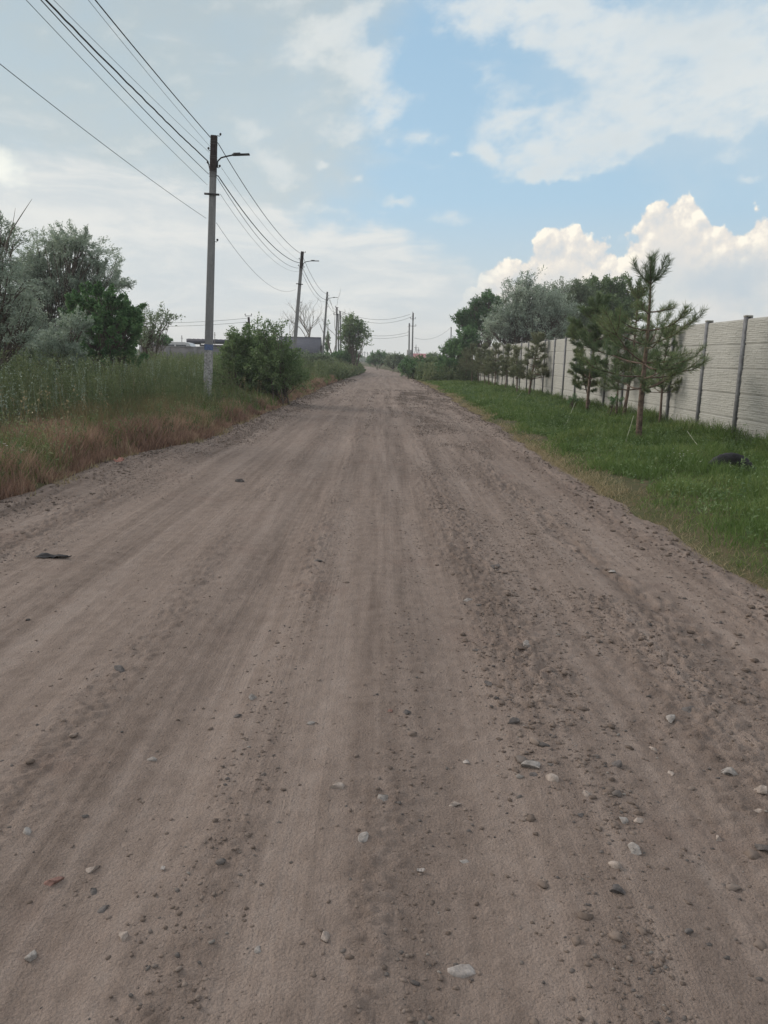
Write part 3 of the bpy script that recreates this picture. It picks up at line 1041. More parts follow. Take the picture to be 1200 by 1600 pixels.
def utility_pole(name, label, low, topp, lamp=0.0, dark_upper=True, white=0.0, blue=False, arms=(), rz=0.0, group='poles of the power line along the road', detail=True, insul=()):
    """low and topp are two points on the axis; the shaft is carried down to the earth"""
    low, topp = Vector(low), Vector(topp)
    d = (topp - low).normalized()
    zb = land1(low.x, low.y) - .1
    base = low + d * ((zb - low.z) / d.z)
    h = (topp - base).length
    o = empty(name, base)
    q = Vector((0, 0, 1)).rotation_difference(d)
    o.rotation_euler = (q.to_matrix() @ Matrix.Rotation(rz, 3, 'Z')).to_euler()
    tag(o, label, 'utility pole', group)
    zt = h - .95 if dark_upper else h
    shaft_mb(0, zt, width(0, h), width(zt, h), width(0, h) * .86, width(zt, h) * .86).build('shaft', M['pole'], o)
    if dark_upper:
        shaft_mb(zt, h, width(zt, h) + .012, width(h, h) + .012, width(zt, h) * .86 + .012, width(h, h) * .86 + .012).build('dark_top', M['poletop'], o)
    if white:
        shaft_mb(.1, white, width(.1, h) + .006, width(white, h) + .006, width(.1, h) * .86 + .006, width(white, h) * .86 + .006).build('whitewash_band', M['white'], o)
    if blue:
        shaft_mb(white + .01, white + .17, width(white, h) + .009, width(white, h) + .009, width(white, h) * .86 + .009, width(white, h) * .86 + .009).build('painted_band', M['bluep'], o)
    if detail:
        mb = MB()
        for z in (h - .16, h - .22, h - .55, h - .6, h - .93, h - .98, h - 1.02, h - 1.08):
            ring(mb, z, h)
        mb.build('band_clamp', M['wire'], o)
    if lamp:
        zl = h - .62
        w = width(zl, h) / 2
        ar = MB()
        ar.tube([(w, 0, zl - .12), (w + .05, 0, zl - .02), (w + .13, 0, zl + .06), (w + .26, -.01, zl + .1), (w + lamp * .5, -.02, zl + .155)], .021, 8)
        ar.box((w + .02, 0, zl - .12), (.05, .09, .16))
        a_ = ar.build('lamp_arm', M['metal'], o)
        hd = MB()
        sl_ = Matrix.Rotation(-.10, 3, 'Y')
        hd.box((w + lamp * .72, -.02, zl + .175), (lamp * .5, .13, .035), M=sl_)
        hd.box((w + lamp * .6, -.02, zl + .195), (lamp * .2, .10, .03), M=sl_)
        hd.build('lamp_head', M['metal'], a_)
    for (z, half, ny_) in arms:
        mb = MB()
        mb.box((0, -.1, z), (half * 2, .05, .05))
        a_ = mb.build('crossarm', M['metal'], o)
        for sx in np.linspace(-half * .92, half * .92, ny_):
            ins = MB()
            ins.tube([(sx, -.1, z + .025), (sx, -.1, z + .10)], .012, 6)
            ins.tube([(sx, -.1, z + .08), (sx, -.1, z + .10), (sx, -.1, z + .13), (sx, -.1, z + .16), (sx, -.1, z + .2)], [.03, .055, .035, .05, .025], 8)
            ins.build('insulator', M['metal'], a_)
    for (sx, sy, z) in insul:
        ins = MB()
        w = width(z, h) / 2
        ins.tube([(sx * w, sy * w * .86, z), (sx * (w + .05), sy * (w + .05), z - .01), (sx * (w + .075), sy * (w + .075), z + .03)], .009, 6)
        ins.tube([(sx * (w + .075), sy * (w + .075), z + .02), (sx * (w + .075), sy * (w + .075), z + .05), (sx * (w + .075), sy * (w + .075), z + .08)], [.018, .034, .02], 8)
        ins.build('insulator', M['cable'], o)
    o['_h'] = h
    return o, h


P1y, P2y, P3y, P4y, PRy = 23.0, 46.5, 73.8, 95.3, 102.0
A1, A1t = at(325, 590, P1y), at(334.5, 212, P1y)
hook = lambda h: ((1, .6, h - .22), (-1, .3, h - .62), (1, .6, h - 1.05), (-1, 0, h - 1.0), (1, 0, h - 3.05))
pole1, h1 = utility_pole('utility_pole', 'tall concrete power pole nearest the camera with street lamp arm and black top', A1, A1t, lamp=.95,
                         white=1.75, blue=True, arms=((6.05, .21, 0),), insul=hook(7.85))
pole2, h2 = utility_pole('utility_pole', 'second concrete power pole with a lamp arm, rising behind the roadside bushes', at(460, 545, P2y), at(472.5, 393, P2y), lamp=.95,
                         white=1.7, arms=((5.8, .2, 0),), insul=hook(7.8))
pole3, h3 = utility_pole('utility_pole', 'third power pole from the camera, right of the grey roofed house', at(506, 530, P3y), at(511.5, 456, P3y), lamp=.95,
                         dark_upper=False, insul=((1, 0, 7.2), (-1, 0, 6.8), (1, 0, 6.2)))
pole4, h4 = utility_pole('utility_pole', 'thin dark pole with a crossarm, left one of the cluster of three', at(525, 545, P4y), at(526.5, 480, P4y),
                         dark_upper=True, arms=((6.6, .42, 2), (7.45, .2, 1)), detail=False, group='cluster of three poles')
pole5, h5 = utility_pole('utility_pole', 'middle and shortest pole of the cluster of three', at(529, 545, P4y + 1), at(528.2, 490, P4y + 1),
                         dark_upper=False, detail=False, group='cluster of three poles')
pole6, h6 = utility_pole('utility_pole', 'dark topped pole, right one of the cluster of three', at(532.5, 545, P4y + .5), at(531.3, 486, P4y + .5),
                         dark_upper=True, detail=False, group='cluster of three poles')
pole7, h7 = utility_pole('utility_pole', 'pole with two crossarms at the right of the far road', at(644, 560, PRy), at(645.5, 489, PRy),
                         dark_upper=True, arms=((6.8, .33, 2), (5.9, .42, 2), (7.5, .05, 1)), detail=False, group='pair of poles at the far right')
pole8, h8 = utility_pole('utility_pole', 'shorter pale pole with a meter cabinet, beside the pole with two crossarms', at(639, 560, PRy), at(639.6, 505, PRy),
                         dark_upper=False, insul=((-1, 0, 5.8), (-1, 0, 5.2), (-1, 0, 4.6)), detail=False, group='pair of poles at the far right')
utility_pole('utility_pole', 'lone pole whose top shows above the dark hedge', at(704.5, 540, 128), at(705, 511, 128), dark_upper=False, detail=False,
             group='far poles beyond the hedges')
utility_pole('utility_pole', 'small dark pole with a leaning strut behind the roadside bush', at(391, 545, 70), at(388.5, 495.5, 70), dark_upper=True,
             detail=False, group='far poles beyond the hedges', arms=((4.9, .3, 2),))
o = MB()
o.tube([at(374, 548, 70.3), at(387, 503, 70.1)], .09, 6)
tag(o.build('pole_strut', M['pole']), 'leaning strut propping the small dark pole', 'strut')
for (px, pt, lab) in ((284, 524, 'thin mast left of the near pole above the dark shed roof'), (335.5, 519, 'thin mast right beside the near pole above the shed roof')):
    a = at(px, 545, 85)
    t = at(px, pt, 85)
    mb = MB()
    mb.tube([(a.x, a.y, land1(a.x, a.y) - .1), (t.x, t.y, t.z)], [.05, .035], 6)
    mb.box((t.x, t.y, t.z - .3), (.22, .04, .04))
    tag(mb.build('mast', M['metal']), lab, 'mast', 'thin masts by the shed')
# far lattice of tiny masts at the end of the road
for k, px in enumerate((560, 563, 566.5, 570, 574)):
    a, t = at(px, 560, 330), at(px, 549 + (k % 3), 330)
    mb = MB()
    mb.tube([(a.x, a.y, -.5), (t.x, t.y, t.z)], .16, 5)
    mb.box((t.x, t.y, t.z - .5), (1.0, .15, .15))
    tag(mb.build('distant_pole', M['pole']), ('leftmost', 'second from the left', 'middle one', 'second from the right', 'rightmost')[k] + ' of five tiny poles above the end of the road', 'utility pole', 'tiny poles on the skyline')
for (px, lab) in ((650, 'left one of two tiny splayed pylons by the pink roof'), (654, 'right one of two tiny splayed pylons by the pink roof')):
    t = at(px, 541 if px == 650 else 545, 240)
    mb = MB()
    for s in (-1, 1):
        mb.tube([(t.x + s * .9, t.y, -.3), (t.x, t.y, t.z)], [.12, .08], 5)
    mb.tube([(t.x, t.y, t.z - .5), (t.x, t.y, t.z + .5)], .08, 5)
    mb.box((t.x, t.y, t.z - .4), (1.1, .12, .12))
    tag(mb.build('pylon', M['wire']), lab, 'pylon', 'tiny pylons by the pink roof')

# meter cabinet hung on the short pale pole
g = at(639.5, 553, PRy - .35)
cb = empty('meter_cabinet', (g.x, g.y, g.z - .6))
tag(cb, 'white metal meter cabinet mounted between the two far poles', 'cabinet')
MB().box((0, 0, .55), (.62, .35, 1.1)).build('cabinet_body', M['capm'], cb)
MB().box((0, -.18, .55), (.54, .012, 1.0)).build('cabinet_door', M['white'], cb)


def span(a, b, sag, n=26):
    a, b = np.array(a), np.array(b)
    t = np.linspace(0, 1, n)[:, None]
    p = a + (b - a) * t
    p[:, 2] -= 4 * sag * (t * (1 - t))[:, 0]
    return p


def back_span(a, px, py, y_end, x_end, sag, n=40):
    """from point a on the near pole back over the camera, so that the wire crosses the ray of (px, py)"""
    d = ray(px, py)
    # X along the wire is linear in Y
    m = (x_end - a.x) / (y_end - a.y)
    Y = (a.x - m * a.y) / (d.x / d.y - m)
    z = EYE + d.z / d.y * Y
    t = (Y - a.y) / (y_end - a.y)
    z_end = (z + 4 * sag * t * (1 - t) - a.z * (1 - t)) / t
    return span(a, (x_end, y_end, z_end), sag, n)[::-1]


def cable(label, parts, r, mat='cable', name='power_cable', group='overhead wires along the road', cat='cable', n=5):
    mb = MB()
    for p in parts:
        mb.tube(p, r, n)
    tag(mb.build(name, M[mat], smooth=True), label, cat, group)


def wob(p, amp, seed):
    p = p.copy()
    r = np.random.default_rng(seed)
    p[1:-1, 0] += r.uniform(-amp, amp, len(p) - 2)
    p[1:-1, 2] += r.uniform(-amp, amp, len(p) - 2)
    return p


YE = -2.5
a_top, b_top = at(341, 224, P1y), at(471.5, 397, P2y)
cable('thick black cable fixed to the very top of the near pole', [back_span(at(331, 217, P1y), 149, 0, YE, -5.05, .25),
      span(at(331, 217, P1y), a_top, 0.0, 3), span(a_top, b_top, .42), span(b_top, at(511, 459, P3y), .5), span(at(511, 459, P3y), at(526, 484, P4y), .4)], .0115)
a_b, b_b = at(341, 275, P1y), at(469.5, 411, P2y)
cable('heavy twisted black cable fixed to the left side of the near pole', [wob(back_span(at(325, 252, P1y), 72, 0, YE, -5.45, .25, 90), .006, 3),
      span(at(325, 252, P1y), at(330, 274, P1y), 0, 3), span(at(330, 274, P1y), a_b, 0, 3),
      span(a_b, b_b, .5), span(b_b, at(509.5, 468, P3y), .5), span(at(509.5, 468, P3y), at(525.5, 488, P4y), .4)], .0155)
cable('second black cable just under the heavy twisted one', [back_span(at(326, 272, P1y), 64, 0, YE, -5.5, .33),
      span(at(340, 279, P1y), at(469, 419, P2y), .62), span(at(469, 419, P2y), at(509, 471, P3y), .6)], .0085)
cable('thin bare wire passing left of the near pole below the black cables', [back_span(at(324, 289, P1y), 41, 0, YE, -5.6, .3),
      span(at(344, 303, P1y), at(468, 424, P2y), .6)], .005, 'wire')
cable('lowest thin wire crossing the left sky down to the near pole', [back_span(at(322, 341, P1y), 0, 100, YE, -5.7, .3),
      span(at(338, 348, P1y), at(462, 452, P2y), .75)], .0058, 'wire')
cable('faint thin wire running just above the heavy twisted cable', [back_span(at(327, 238, P1y), 84, 0, YE, -5.3, .2)], .0042, 'wire')
cable('faint thin wire under the topmost cable', [back_span(at(330, 231, P1y), 138, 0, YE, -5.1, .3), span(at(346, 262, P1y), at(469, 408, P2y), .3)], .0042, 'wire')
for i, (a, b, s) in enumerate((((527, 484), (641, 491), .9), ((529, 487), (645, 494), 1.1), ((531, 512), (639, 519), .7), ((532, 516), (639, 523), .7))):
    cable(['uppermost wire strung across the far road', 'second wire from the top strung across the far road',
           'third wire from the top strung across the far road', 'lowest wire strung across the far road'][i],
          [span(at(*a, P4y), at(*b, PRy), s)], .017, 'wire', group='wires across the far road')
cable('wire from the far pair of poles to the lone pole above the hedge', [span(at(647, 528, PRy), at(704, 512, 128), .8)], .016, 'wire', group='wires across the far road')
for i, (y0, y1) in enumerate(((499, 497), (503.5, 503))):
    cable(['upper wire running left from the small dark pole', 'lower wire running left from the small dark pole'][i],
          [span(at(120, y0 + 1, 74), at(388, y1, 70), .35)], .014, 'wire', group='wires of the small dark pole')

# ================================================================ plants
def unit(v):
    return v / (np.linalg.norm(v, axis=-1, keepdims=True) + 1e-9)


def rdir(r, n):
    return unit(r.normal(size=(n, 3)))


def leaf_quads(pos, d, ln, wd, r):
    """diamond leaves: pos (N,3), direction d, length ln, width wd"""
    n = len(pos)
    s = unit(np.cross(d, rdir(r, n)))
    ln = np.broadcast_to(ln, (n,))[:, None]
    wd = np.broadcast_to(wd, (n,))[:, None]
    mid = pos + d * ln * .45
    V = np.stack([pos, mid + s * wd / 2, pos + d * ln, mid - s * wd / 2], 1).reshape(-1, 3)
    F = np.arange(n * 4).reshape(-1, 4)
    return V, F


def blade_mb(mb, x, y, h, w, lean, r, z=None):
    n = len(x)
    if z is None:
        z = land(x, y) - .01
    a = r.uniform(0, 6.283, n)
    b = r.uniform(0, 6.283, n)
    L_ = lean * h * r.uniform(.2, 1.2, n)
    bx, by = np.cos(b) * L_, np.sin(b) * L_
    sx, sy = np.cos(a) * w / 2, np.sin(a) * w / 2
    hz = h * (1 - .25 * lean * r.uniform(0, 1, n))
    V = np.stack([np.stack([x - sx, y - sy, z], -1), np.stack([x + sx, y + sy, z], -1),
                  np.stack([x + sx * .8 + bx * .35, y + sy * .8 + by * .35, z + hz * .58], -1),
                  np.stack([x - sx * .8 + bx * .35, y - sy * .8 + by * .35, z + hz * .58], -1),
                  np.stack([x + bx, y + by, z + hz], -1)], 1)
    i = np.arange(n)[:, None] * 5
    base = mb.nv
    mb.add(V.reshape(-1, 3), i + np.array([[0, 1, 2, 3]]))
    mb.f[3].append((i + np.array([[3, 2, 4]])) + base)


def logy(r, n, a, b):
    return np.exp(r.uniform(np.log(a), np.log(b), n))


r = np.random.default_rng(21)
# lush verge on the right
mb = MB()
n = 200000
y = logy(r, n, 2.2, 62)
x = road_right(y) + .12 + (7.3 - road_right(y)) * r.uniform(0, 1, n)
e = x - road_right(y)
bare = fbm(x * .9, y * .5, 3, 31)
keep = (bare < .58 + .3 * sstep(e, .3, .9)) & (r.uniform(0, 1, n) < .3 + .7 * sstep(e, .1, .6))
keep &= ~((np.abs(x - 5.12) < .36) & (y > 11.0) & (y < 11.3))
x, y, e = x[keep], y[keep], e[keep]
n = len(x)
tuft = fbm(x * 1.7, y * 1.3, 3, 33)
h = (.09 + .17 * sstep(tuft, .3, .72)) * r.uniform(.5, 1.25, n) * (.45 + .55 * sstep(e, .1, 1.3)) * (1 + .6 * sstep(x, 6.4, 7.2))
blade_mb(mb, x, y, h, np.maximum(.005, .0008 * y) * r.uniform(.7, 1.5, n), .8, r)
tag(mb.build('verge_grass', M['grass']), 'lush green grass growing between the road and the concrete fence', kind='stuff')
# broad-leaved herbs among it
mb = MB()
n = 26000
y = logy(r, n, 2.5, 45)
x = road_right(y) + .5 + (6.8 - road_right(y)) * r.uniform(0, 1, n)
keep = fbm(x * 1.1, y * 1.0, 3, 35) > .5
x, y = x[keep], y[keep]
n = len(x)
d = unit(np.stack([r.normal(size=n), r.normal(size=n), r.uniform(.0, .9, n)], -1))
V, F = leaf_quads(np.stack([x, y, land(x, y) + r.uniform(.02, .16, n)], -1), d, np.maximum(.03, .0022 * y) * r.uniform(.7, 1.6, n), np.maximum(.014, .001 * y), r)
mb.add(V, F)
tag(mb.build('verge_herbs', M['mid']), 'low broad leaved herbs among the grass of the right verge', kind='stuff')
n = 520
y = logy(r, n, 3.5, 40)
x = road_right(y) + .5 + (6.9 - road_right(y)) * r.uniform(0, 1, n)
WEEDS_LATER = (x, y)
# straw along its edge
mb = MB()
n = 30000
y = logy(r, n, 2.2, 60)
e = np.abs(r.normal(0, .2, n)) + .02
x = road_right(y) + e - .06
keep = r.uniform(0, 1, n) < sstep(fbm(x * .6 + 3, y * .5, 3, 37), .34, .6) + .12
keep |= (y > 10) & (y < 17) & (r.uniform(0, 1, n) < .4)
x, y = x[keep], y[keep]
n = len(x)
blade_mb(mb, x, y, r.uniform(.03, .13, n), np.maximum(.004, .0005 * y) * r.uniform(.7, 1.4, n), 1.7, r)
tag(mb.build('dry_straw', M['straw']), 'bleached straw lying along the right edge of the road', kind='stuff')

# dry rust-brown grass on the left edge
mb = MB()
n = 100000
y = logy(r, n, 4.0, 60)
e = r.uniform(0, 1, n) ** 1.3 * np.interp(y, [4, 9, 16, 30, 60], [2.3, 2.0, 1.3, .5, .4]) + .02
x = road_left(y) - e
keep = fbm(x * .8, y * .55, 3, 41) > .34 + .1 * sstep(e, .5, 1.5)
x, y, e = x[keep], y[keep], e[keep]
n = len(x)
t = fbm(x * 1.4, y * 1.0, 3, 43)
h = (.12 + .32 * sstep(t, .3, .7)) * r.uniform(.5, 1.2, n) * (.45 + .55 * sstep(e, 0, .5))
blade_mb(mb, x, y, h, np.maximum(.0045, .00085 * y) * r.uniform(.7, 1.4, n), .55, r)
tag(mb.build('rust_grass', M['rust']), 'rust brown dried grass fringing the left edge of the road', kind='stuff')
mb = MB()
n = 34000
y = logy(r, n, 4.0, 40)
e = r.uniform(-.12, 1, n) * np.interp(y, [4, 9, 16, 40], [2.4, 2.1, 1.4, .6])
x = road_left(y) - e
keep = fbm(x * 1.9, y * 1.5, 3, 48) > .52
x, y, e = x[keep], y[keep], e[keep]
n = len(x)
blade_mb(mb, x, y, r.uniform(.1, .42, n) * (.35 + .65 * sstep(e, 0, .5)), np.maximum(.005, .0009 * y) * r.uniform(.7, 1.4, n), .7, r)
tag(mb.build('dry_tufts', M['straw']), 'pale dry tufts among the rust brown grass of the left verge', kind='stuff')
# olive mixed grass behind it
mb = MB()
n = 130000
y = logy(r, n, 5.0, 75)
e = .25 + r.uniform(0, 1, n) * np.interp(y, [5, 14, 30, 75], [5, 8, 11, 5])
x = road_left(y) - e
n_ = fbm(x * .5, y * .4, 3, 45)
keep = (r.uniform(0, 1, n) < .3 + .7 * sstep(e, .4, 1.6) + .6 * sstep(y, 16, 24))
x, y, e = x[keep], y[keep], e[keep]
n = len(x)
t = fbm(x * .9, y * .7, 3, 46)
h = (.22 + .42 * sstep(t, .3, .7)) * r.uniform(.5, 1.2, n) * (.5 + .5 * sstep(e, 0, 1.2))
blade_mb(mb, x, y, h, np.maximum(.005, .0009 * y) * r.uniform(.7, 1.4, n), .5, r)
tag(mb.build('olive_grass', M['olive']), 'olive and brown meadow grass behind the rust brown fringe', kind='stuff')
# fresh green grass tufts at the foot of the weeds, left
mb = MB()
n = 60000
y = logy(r, n, 8, 90)
e = .15 + r.uniform(0, 1, n) * np.interp(y, [8, 20, 90], [6, 9, 3])
x = road_left(y) - e
keep = (fbm(x * .35 + 9, y * .22, 3, 47) > .5) | ((y > 17) & (e < 1.6) & (r.uniform(0, 1, n) < .7))
x, y, e = x[keep], y[keep], e[keep]
n = len(x)
h = r.uniform(.2, .6, n) * (.5 + .5 * sstep(e, 0, .8))
blade_mb(mb, x, y, h, np.maximum(.006, .0009 * y) * r.uniform(.7, 1.4, n), .5, r)
tag(mb.build('green_tufts', M['grass']), 'fresh green grass tufts mixed in the left verge', kind='stuff')


def weeds(name, label, mat, x, y, h, r, leaves=16, ll=.07, seed_heads=True):
    n = len(x)
    z = land(x, y)
    ax = np.stack([x, y, z], -1)
    ld = unit(np.stack([r.normal(0, .16, n), r.normal(0, .16, n), np.ones(n)], -1))
    mb = MB()
    # stems: thin crossed ribbons
    for k in range(2):
        s = unit(np.cross(ld, rdir(r, n))) * (np.maximum(.003, .00035 * y))[:, None]
        top = ax + ld * h[:, None]
        V = np.stack([ax - s, ax + s, top + s * .4, top - s * .4], 1).reshape(-1, 3)
        mb.add(V, np.arange(n * 4).reshape(-1, 4))
    t = r.uniform(.12, 1.0, (n, leaves))
    up = np.repeat(ld[:, None], leaves, 1)
    d = unit(r.normal(size=(n, leaves, 3)) * np.array([1, 1, .45]) + up * .75)
    pos = ax[:, None] + up * (t * h[:, None])[..., None]
    ln = ll * (1.35 - t) * r.uniform(.6, 1.5, (n, leaves)) * np.maximum(1, y / 22)[:, None]
    V, F = leaf_quads(pos.reshape(-1, 3), d.reshape(-1, 3), ln.ravel(), (ln * .3).ravel(), r)
    mb.add(V, F)
    if seed_heads:
        k = 7
        pos = (ax + ld * h[:, None])[:, None] + r.normal(0, .03, (n, k, 3)) * np.array([1, 1, 1.6])
        d = unit(r.normal(size=(n, k, 3)) + np.array([0, 0, 1.2]))
        ln = .035 * r.uniform(.6, 1.4, (n, k)) * np.maximum(1, y / 22)[:, None]
        V, F = leaf_quads(pos.reshape(-1, 3), d.reshape(-1, 3), ln.ravel(), (ln * .5).ravel(), r)
        mb.add(V, F)
    tag(mb.build(name, M[mat]), label, kind='stuff')


x, y = WEEDS_LATER
q_ = ~((np.abs(x - 5.1) < .5) & (np.abs(y - 11.0) < .7))
x, y = x[q_], y[q_]
weeds('verge_weeds', 'leafy weeds and seeding grasses dotted through the right verge', 'mid', x, y, r.uniform(.12, .38, len(x)), r, 12, .05)
n = 15000
y = logy(r, n, 11, 62)
e = r.uniform(0, 1, n)
x = road_left(y) - np.interp(y, [11, 16, 20, 30, 62], [3.2, 2.2, 1.0, .6, .3]) - e * np.interp(y, [11, 20, 40, 62], [5, 10, 15, 13])
dens = fbm(x * .45, y * .3, 3, 51)
keep = dens > .36
x, y = x[keep], y[keep]
h = (.6 + .65 * sstep(fbm(x * .6, y * .5, 3, 52), .3, .65)) * r.uniform(.7, 1.15, len(x))
weeds('tall_weeds', 'tall green weeds with seed heads standing in the left verge', 'weed', x, y, h, r)
n = 2600
y = logy(r, n, 55, 92)
x = road_left(y) - .1 - r.uniform(0, 1, n) ** 1.3 * 5
weeds('roadside_weeds', 'grey green weeds lining the far left edge of the road', 'weed', x, y, r.uniform(.5, 1.5, n) * np.interp(road_left(y) - x, [0, 2], [.55, 1]), r, 18, .09)
n = 1500
y = r.uniform(56, 78, n)
x = road_right(y) + .1 + r.uniform(0, 1, n) * 4.2
weeds('tall_weeds_far', 'tall yellowish weeds at the far end of the right verge', 'weed', x, y, r.uniform(.5, 1.35, n), r, 18, .09)
n = 1500
y = logy(r, n, 5.5, 24)
x = road_left(y) - .25 - r.uniform(0, 1, n) ** 1.2 * np.interp(y, [5, 24], [3.2, 6])
weeds('low_weeds', 'leafy low weeds dotted among the rust brown grass', 'weed', x, y, r.uniform(.22, .6, n), r, 12, .06)
n = 900
y = logy(r, n, 9, 30)
x = road_left(y) - 2.6 - r.uniform(0, 1, n) * np.interp(y, [9, 30], [2.5, 10])
weeds('silvery_weeds', 'pale grey wormwood like weeds among the green ones', 'silver', x, y, r.uniform(.6, 1.25, n), r, 26, .07)
# pale flower heads and thin dry stalks sprinkled through the left verge
n = 420
y = logy(r, n, 7, 34)
x = road_left(y) - .6 - r.uniform(0, 1, n) * np.interp(y, [7, 34], [3.5, 11])
weeds('dry_stalks', 'bleached dry stalks scattered through the left verge', 'straw', x, y, r.uniform(.35, .95, n), r, 5, .03)


def flowers(name, label, cx, cy, n, sx, sy, hlo, hhi, size, r):
    x, y = cx + r.normal(0, sx, n), cy + r.normal(0, sy, n)
    z = land(x, y)
    h = r.uniform(hlo, hhi, n)
    o = empty(name, (cx, cy, land1(cx, cy)))
    tag(o, label, 'wildflowers', kind='stuff')
    st, pt = MB(), MB()
    for i in range(n):
        st.tube([(x[i] - cx, y[i] - cy, -.02), (x[i] - cx + .01, y[i] - cy, h[i])], .0015, 3, False)
        k = 9
        a = np.linspace(0, 6.283, k, endpoint=False) + i
        d = unit(np.stack([np.cos(a), np.sin(a), np.full(k, .25)], -1))
        V, F = leaf_quads(np.tile((x[i] - cx + .01, y[i] - cy, h[i]), (k, 1)), d, size, size * .5, r)
        pt.add(V, F)
    st.build('stems', M['weed'], o)
    pt.build('petals', M['petal'], o)


M['petal'] = plain('white_petal', (.6, .6, .56), .05, 10, .7)
flowers('white_wildflowers', 'white wildflowers in front of the half hidden tyre', 5.0, 10.72, 7, .2, .08, .12, .2, .014, r)
flowers('white_wildflowers', 'small white wildflowers in the grass left of the tyre', 4.5, 11.5, 12, .14, .22, .16, .28, .012, r)
flowers('white_wildflowers', 'white wildflowers at the left edge of the photo in brown grass', -4.55, 9.2, 6, .12, .1, .3, .42, .02, r)


# ---------------------------------------------------------------- broadleaf trees and shrubs
def tree(name, label, Y, base_px, lobes, mat, n_leaf, ll=.09, lw=.035, cat='tree', group=None, up=.35, spray=.42, trunk_r=.09, seed=0,
         stems=1, airy=0.0, twigs=260, depth=.8):
    """lobes: (px, py, rx, ry[, weight]) seen in the photo at distance Y"""
    r = np.random.default_rng(900 + seed)
    LB = []
    for q in lobes:
        c = at(q[0], q[1], Y + r.uniform(-.4, .4))
        rx, ry = q[2] * Y / 1200, q[3] * Y / 1200
        LB.append((np.array(c), np.array([rx, (rx + ry) / 2 * depth, ry]), (q[4] if len(q) > 4 else 1.0) * (rx * ry) ** .9))
    bx = at(base_px, 600, Y).x
    z0 = land1(bx, Y)
    o = empty(name, (bx, Y, z0))
    tag(o, label, cat, group)
    B0 = np.array([bx, Y, z0])
    tm, pos_l, dir_l, tw = MB(), [], [], 0
    W = sum(q[2] for q in LB)
    low = B0 + np.array([0, 0, -.15])
    ends = []
    for i, (c, rad, w) in enumerate(LB):
        st = low + np.array([r.uniform(-.12, .12), r.uniform(-.12, .12), 0]) * (stems > 1) * 3
        p3 = c - np.array([0, 0, rad[2] * .2])
        mid = st * .5 + p3 * .5 + np.array([(st[0] - p3[0]) * .22, 0, -.02 * abs(p3[2] - st[2])]) + r.normal(0, .06, 3)
        t = np.linspace(0, 1, 9)[:, None]
        path = st * (1 - t) ** 2 + 2 * mid * t * (1 - t) + p3 * t ** 2
        path[1:-1] += r.normal(0, .02 * np.linalg.norm(p3 - st) * .3, (7, 3))
        rr = trunk_r * (1 if (stems == 1 and i == 0) else .6) * np.linspace(1, .22, 9)
        tm.tube(path - B0, rr, 7)
        ends.append(path)
        k = max(4, int(twigs * w / W))
        nl = int(n_leaf * .72 * w / W)
        dirs = rdir(r, k)
        dirs[:, 2] = np.where(dirs[:, 2] < -.45, -dirs[:, 2] * .5, dirs[:, 2])
        rad_f = r.uniform(.25, 1.0, k) ** .5
        bump_ = .82 + .36 * vnoise(dirs[:, 0] * 2.3 + i * 3, dirs[:, 2] * 2.3 + dirs[:, 1] * 2, seed + i)
        tips = c + dirs * rad * (rad_f * bump_)[:, None]
        td = unit(unit(tips - c) * .8 + np.array([0, 0, up]) + r.normal(0, .4, (k, 3)))
        sl_ = spray * r.uniform(.5, 1.3, k)
        for j in range(min(k, 70)):
            s0 = path[r.integers(4, 9)]
            m_ = (s0 + tips[j]) / 2 + np.array([0, 0, -.08]) + r.normal(0, .04, 3)
            tm.tube(np.array([s0, m_, tips[j], tips[j] + td[j] * sl_[j] * .9]) - B0, np.array([.02, .014, .008, .003]) * (trunk_r / .09) ** .5, 4, False)
        idx = r.integers(0, k, nl)
        tt = r.uniform(-.25, 1.0, nl)
        thick = .32 * (1 - np.clip(tt, 0, 1) * .65)
        pp = tips[idx] + td[idx] * (tt * sl_[idx])[:, None] + r.normal(0, 1, (nl, 3)) * (thick * sl_[idx])[:, None] * .55
        dd = unit(td[idx] * .7 + r.normal(0, .75, (nl, 3)) + np.array([0, 0, -.1]))
        pos_l.append(pp)
        dir_l.append(dd)
    pos, dr = np.concatenate(pos_l), np.concatenate(dir_l)
    g = land(pos[:, 0], pos[:, 1])
    kq = pos[:, 2] > g + .03
    pos, dr = pos[kq], dr[kq]
    m = len(pos)
    V, F = leaf_quads(pos - B0, dr, ll * r.uniform(.6, 1.4, m), lw * r.uniform(.7, 1.3, m), r)
    cm = MB()
    cm.add(V, F)
    tm.build('trunk', M['bark'], o, smooth=True)
    cm.build('crown', M[mat], o)
    return o


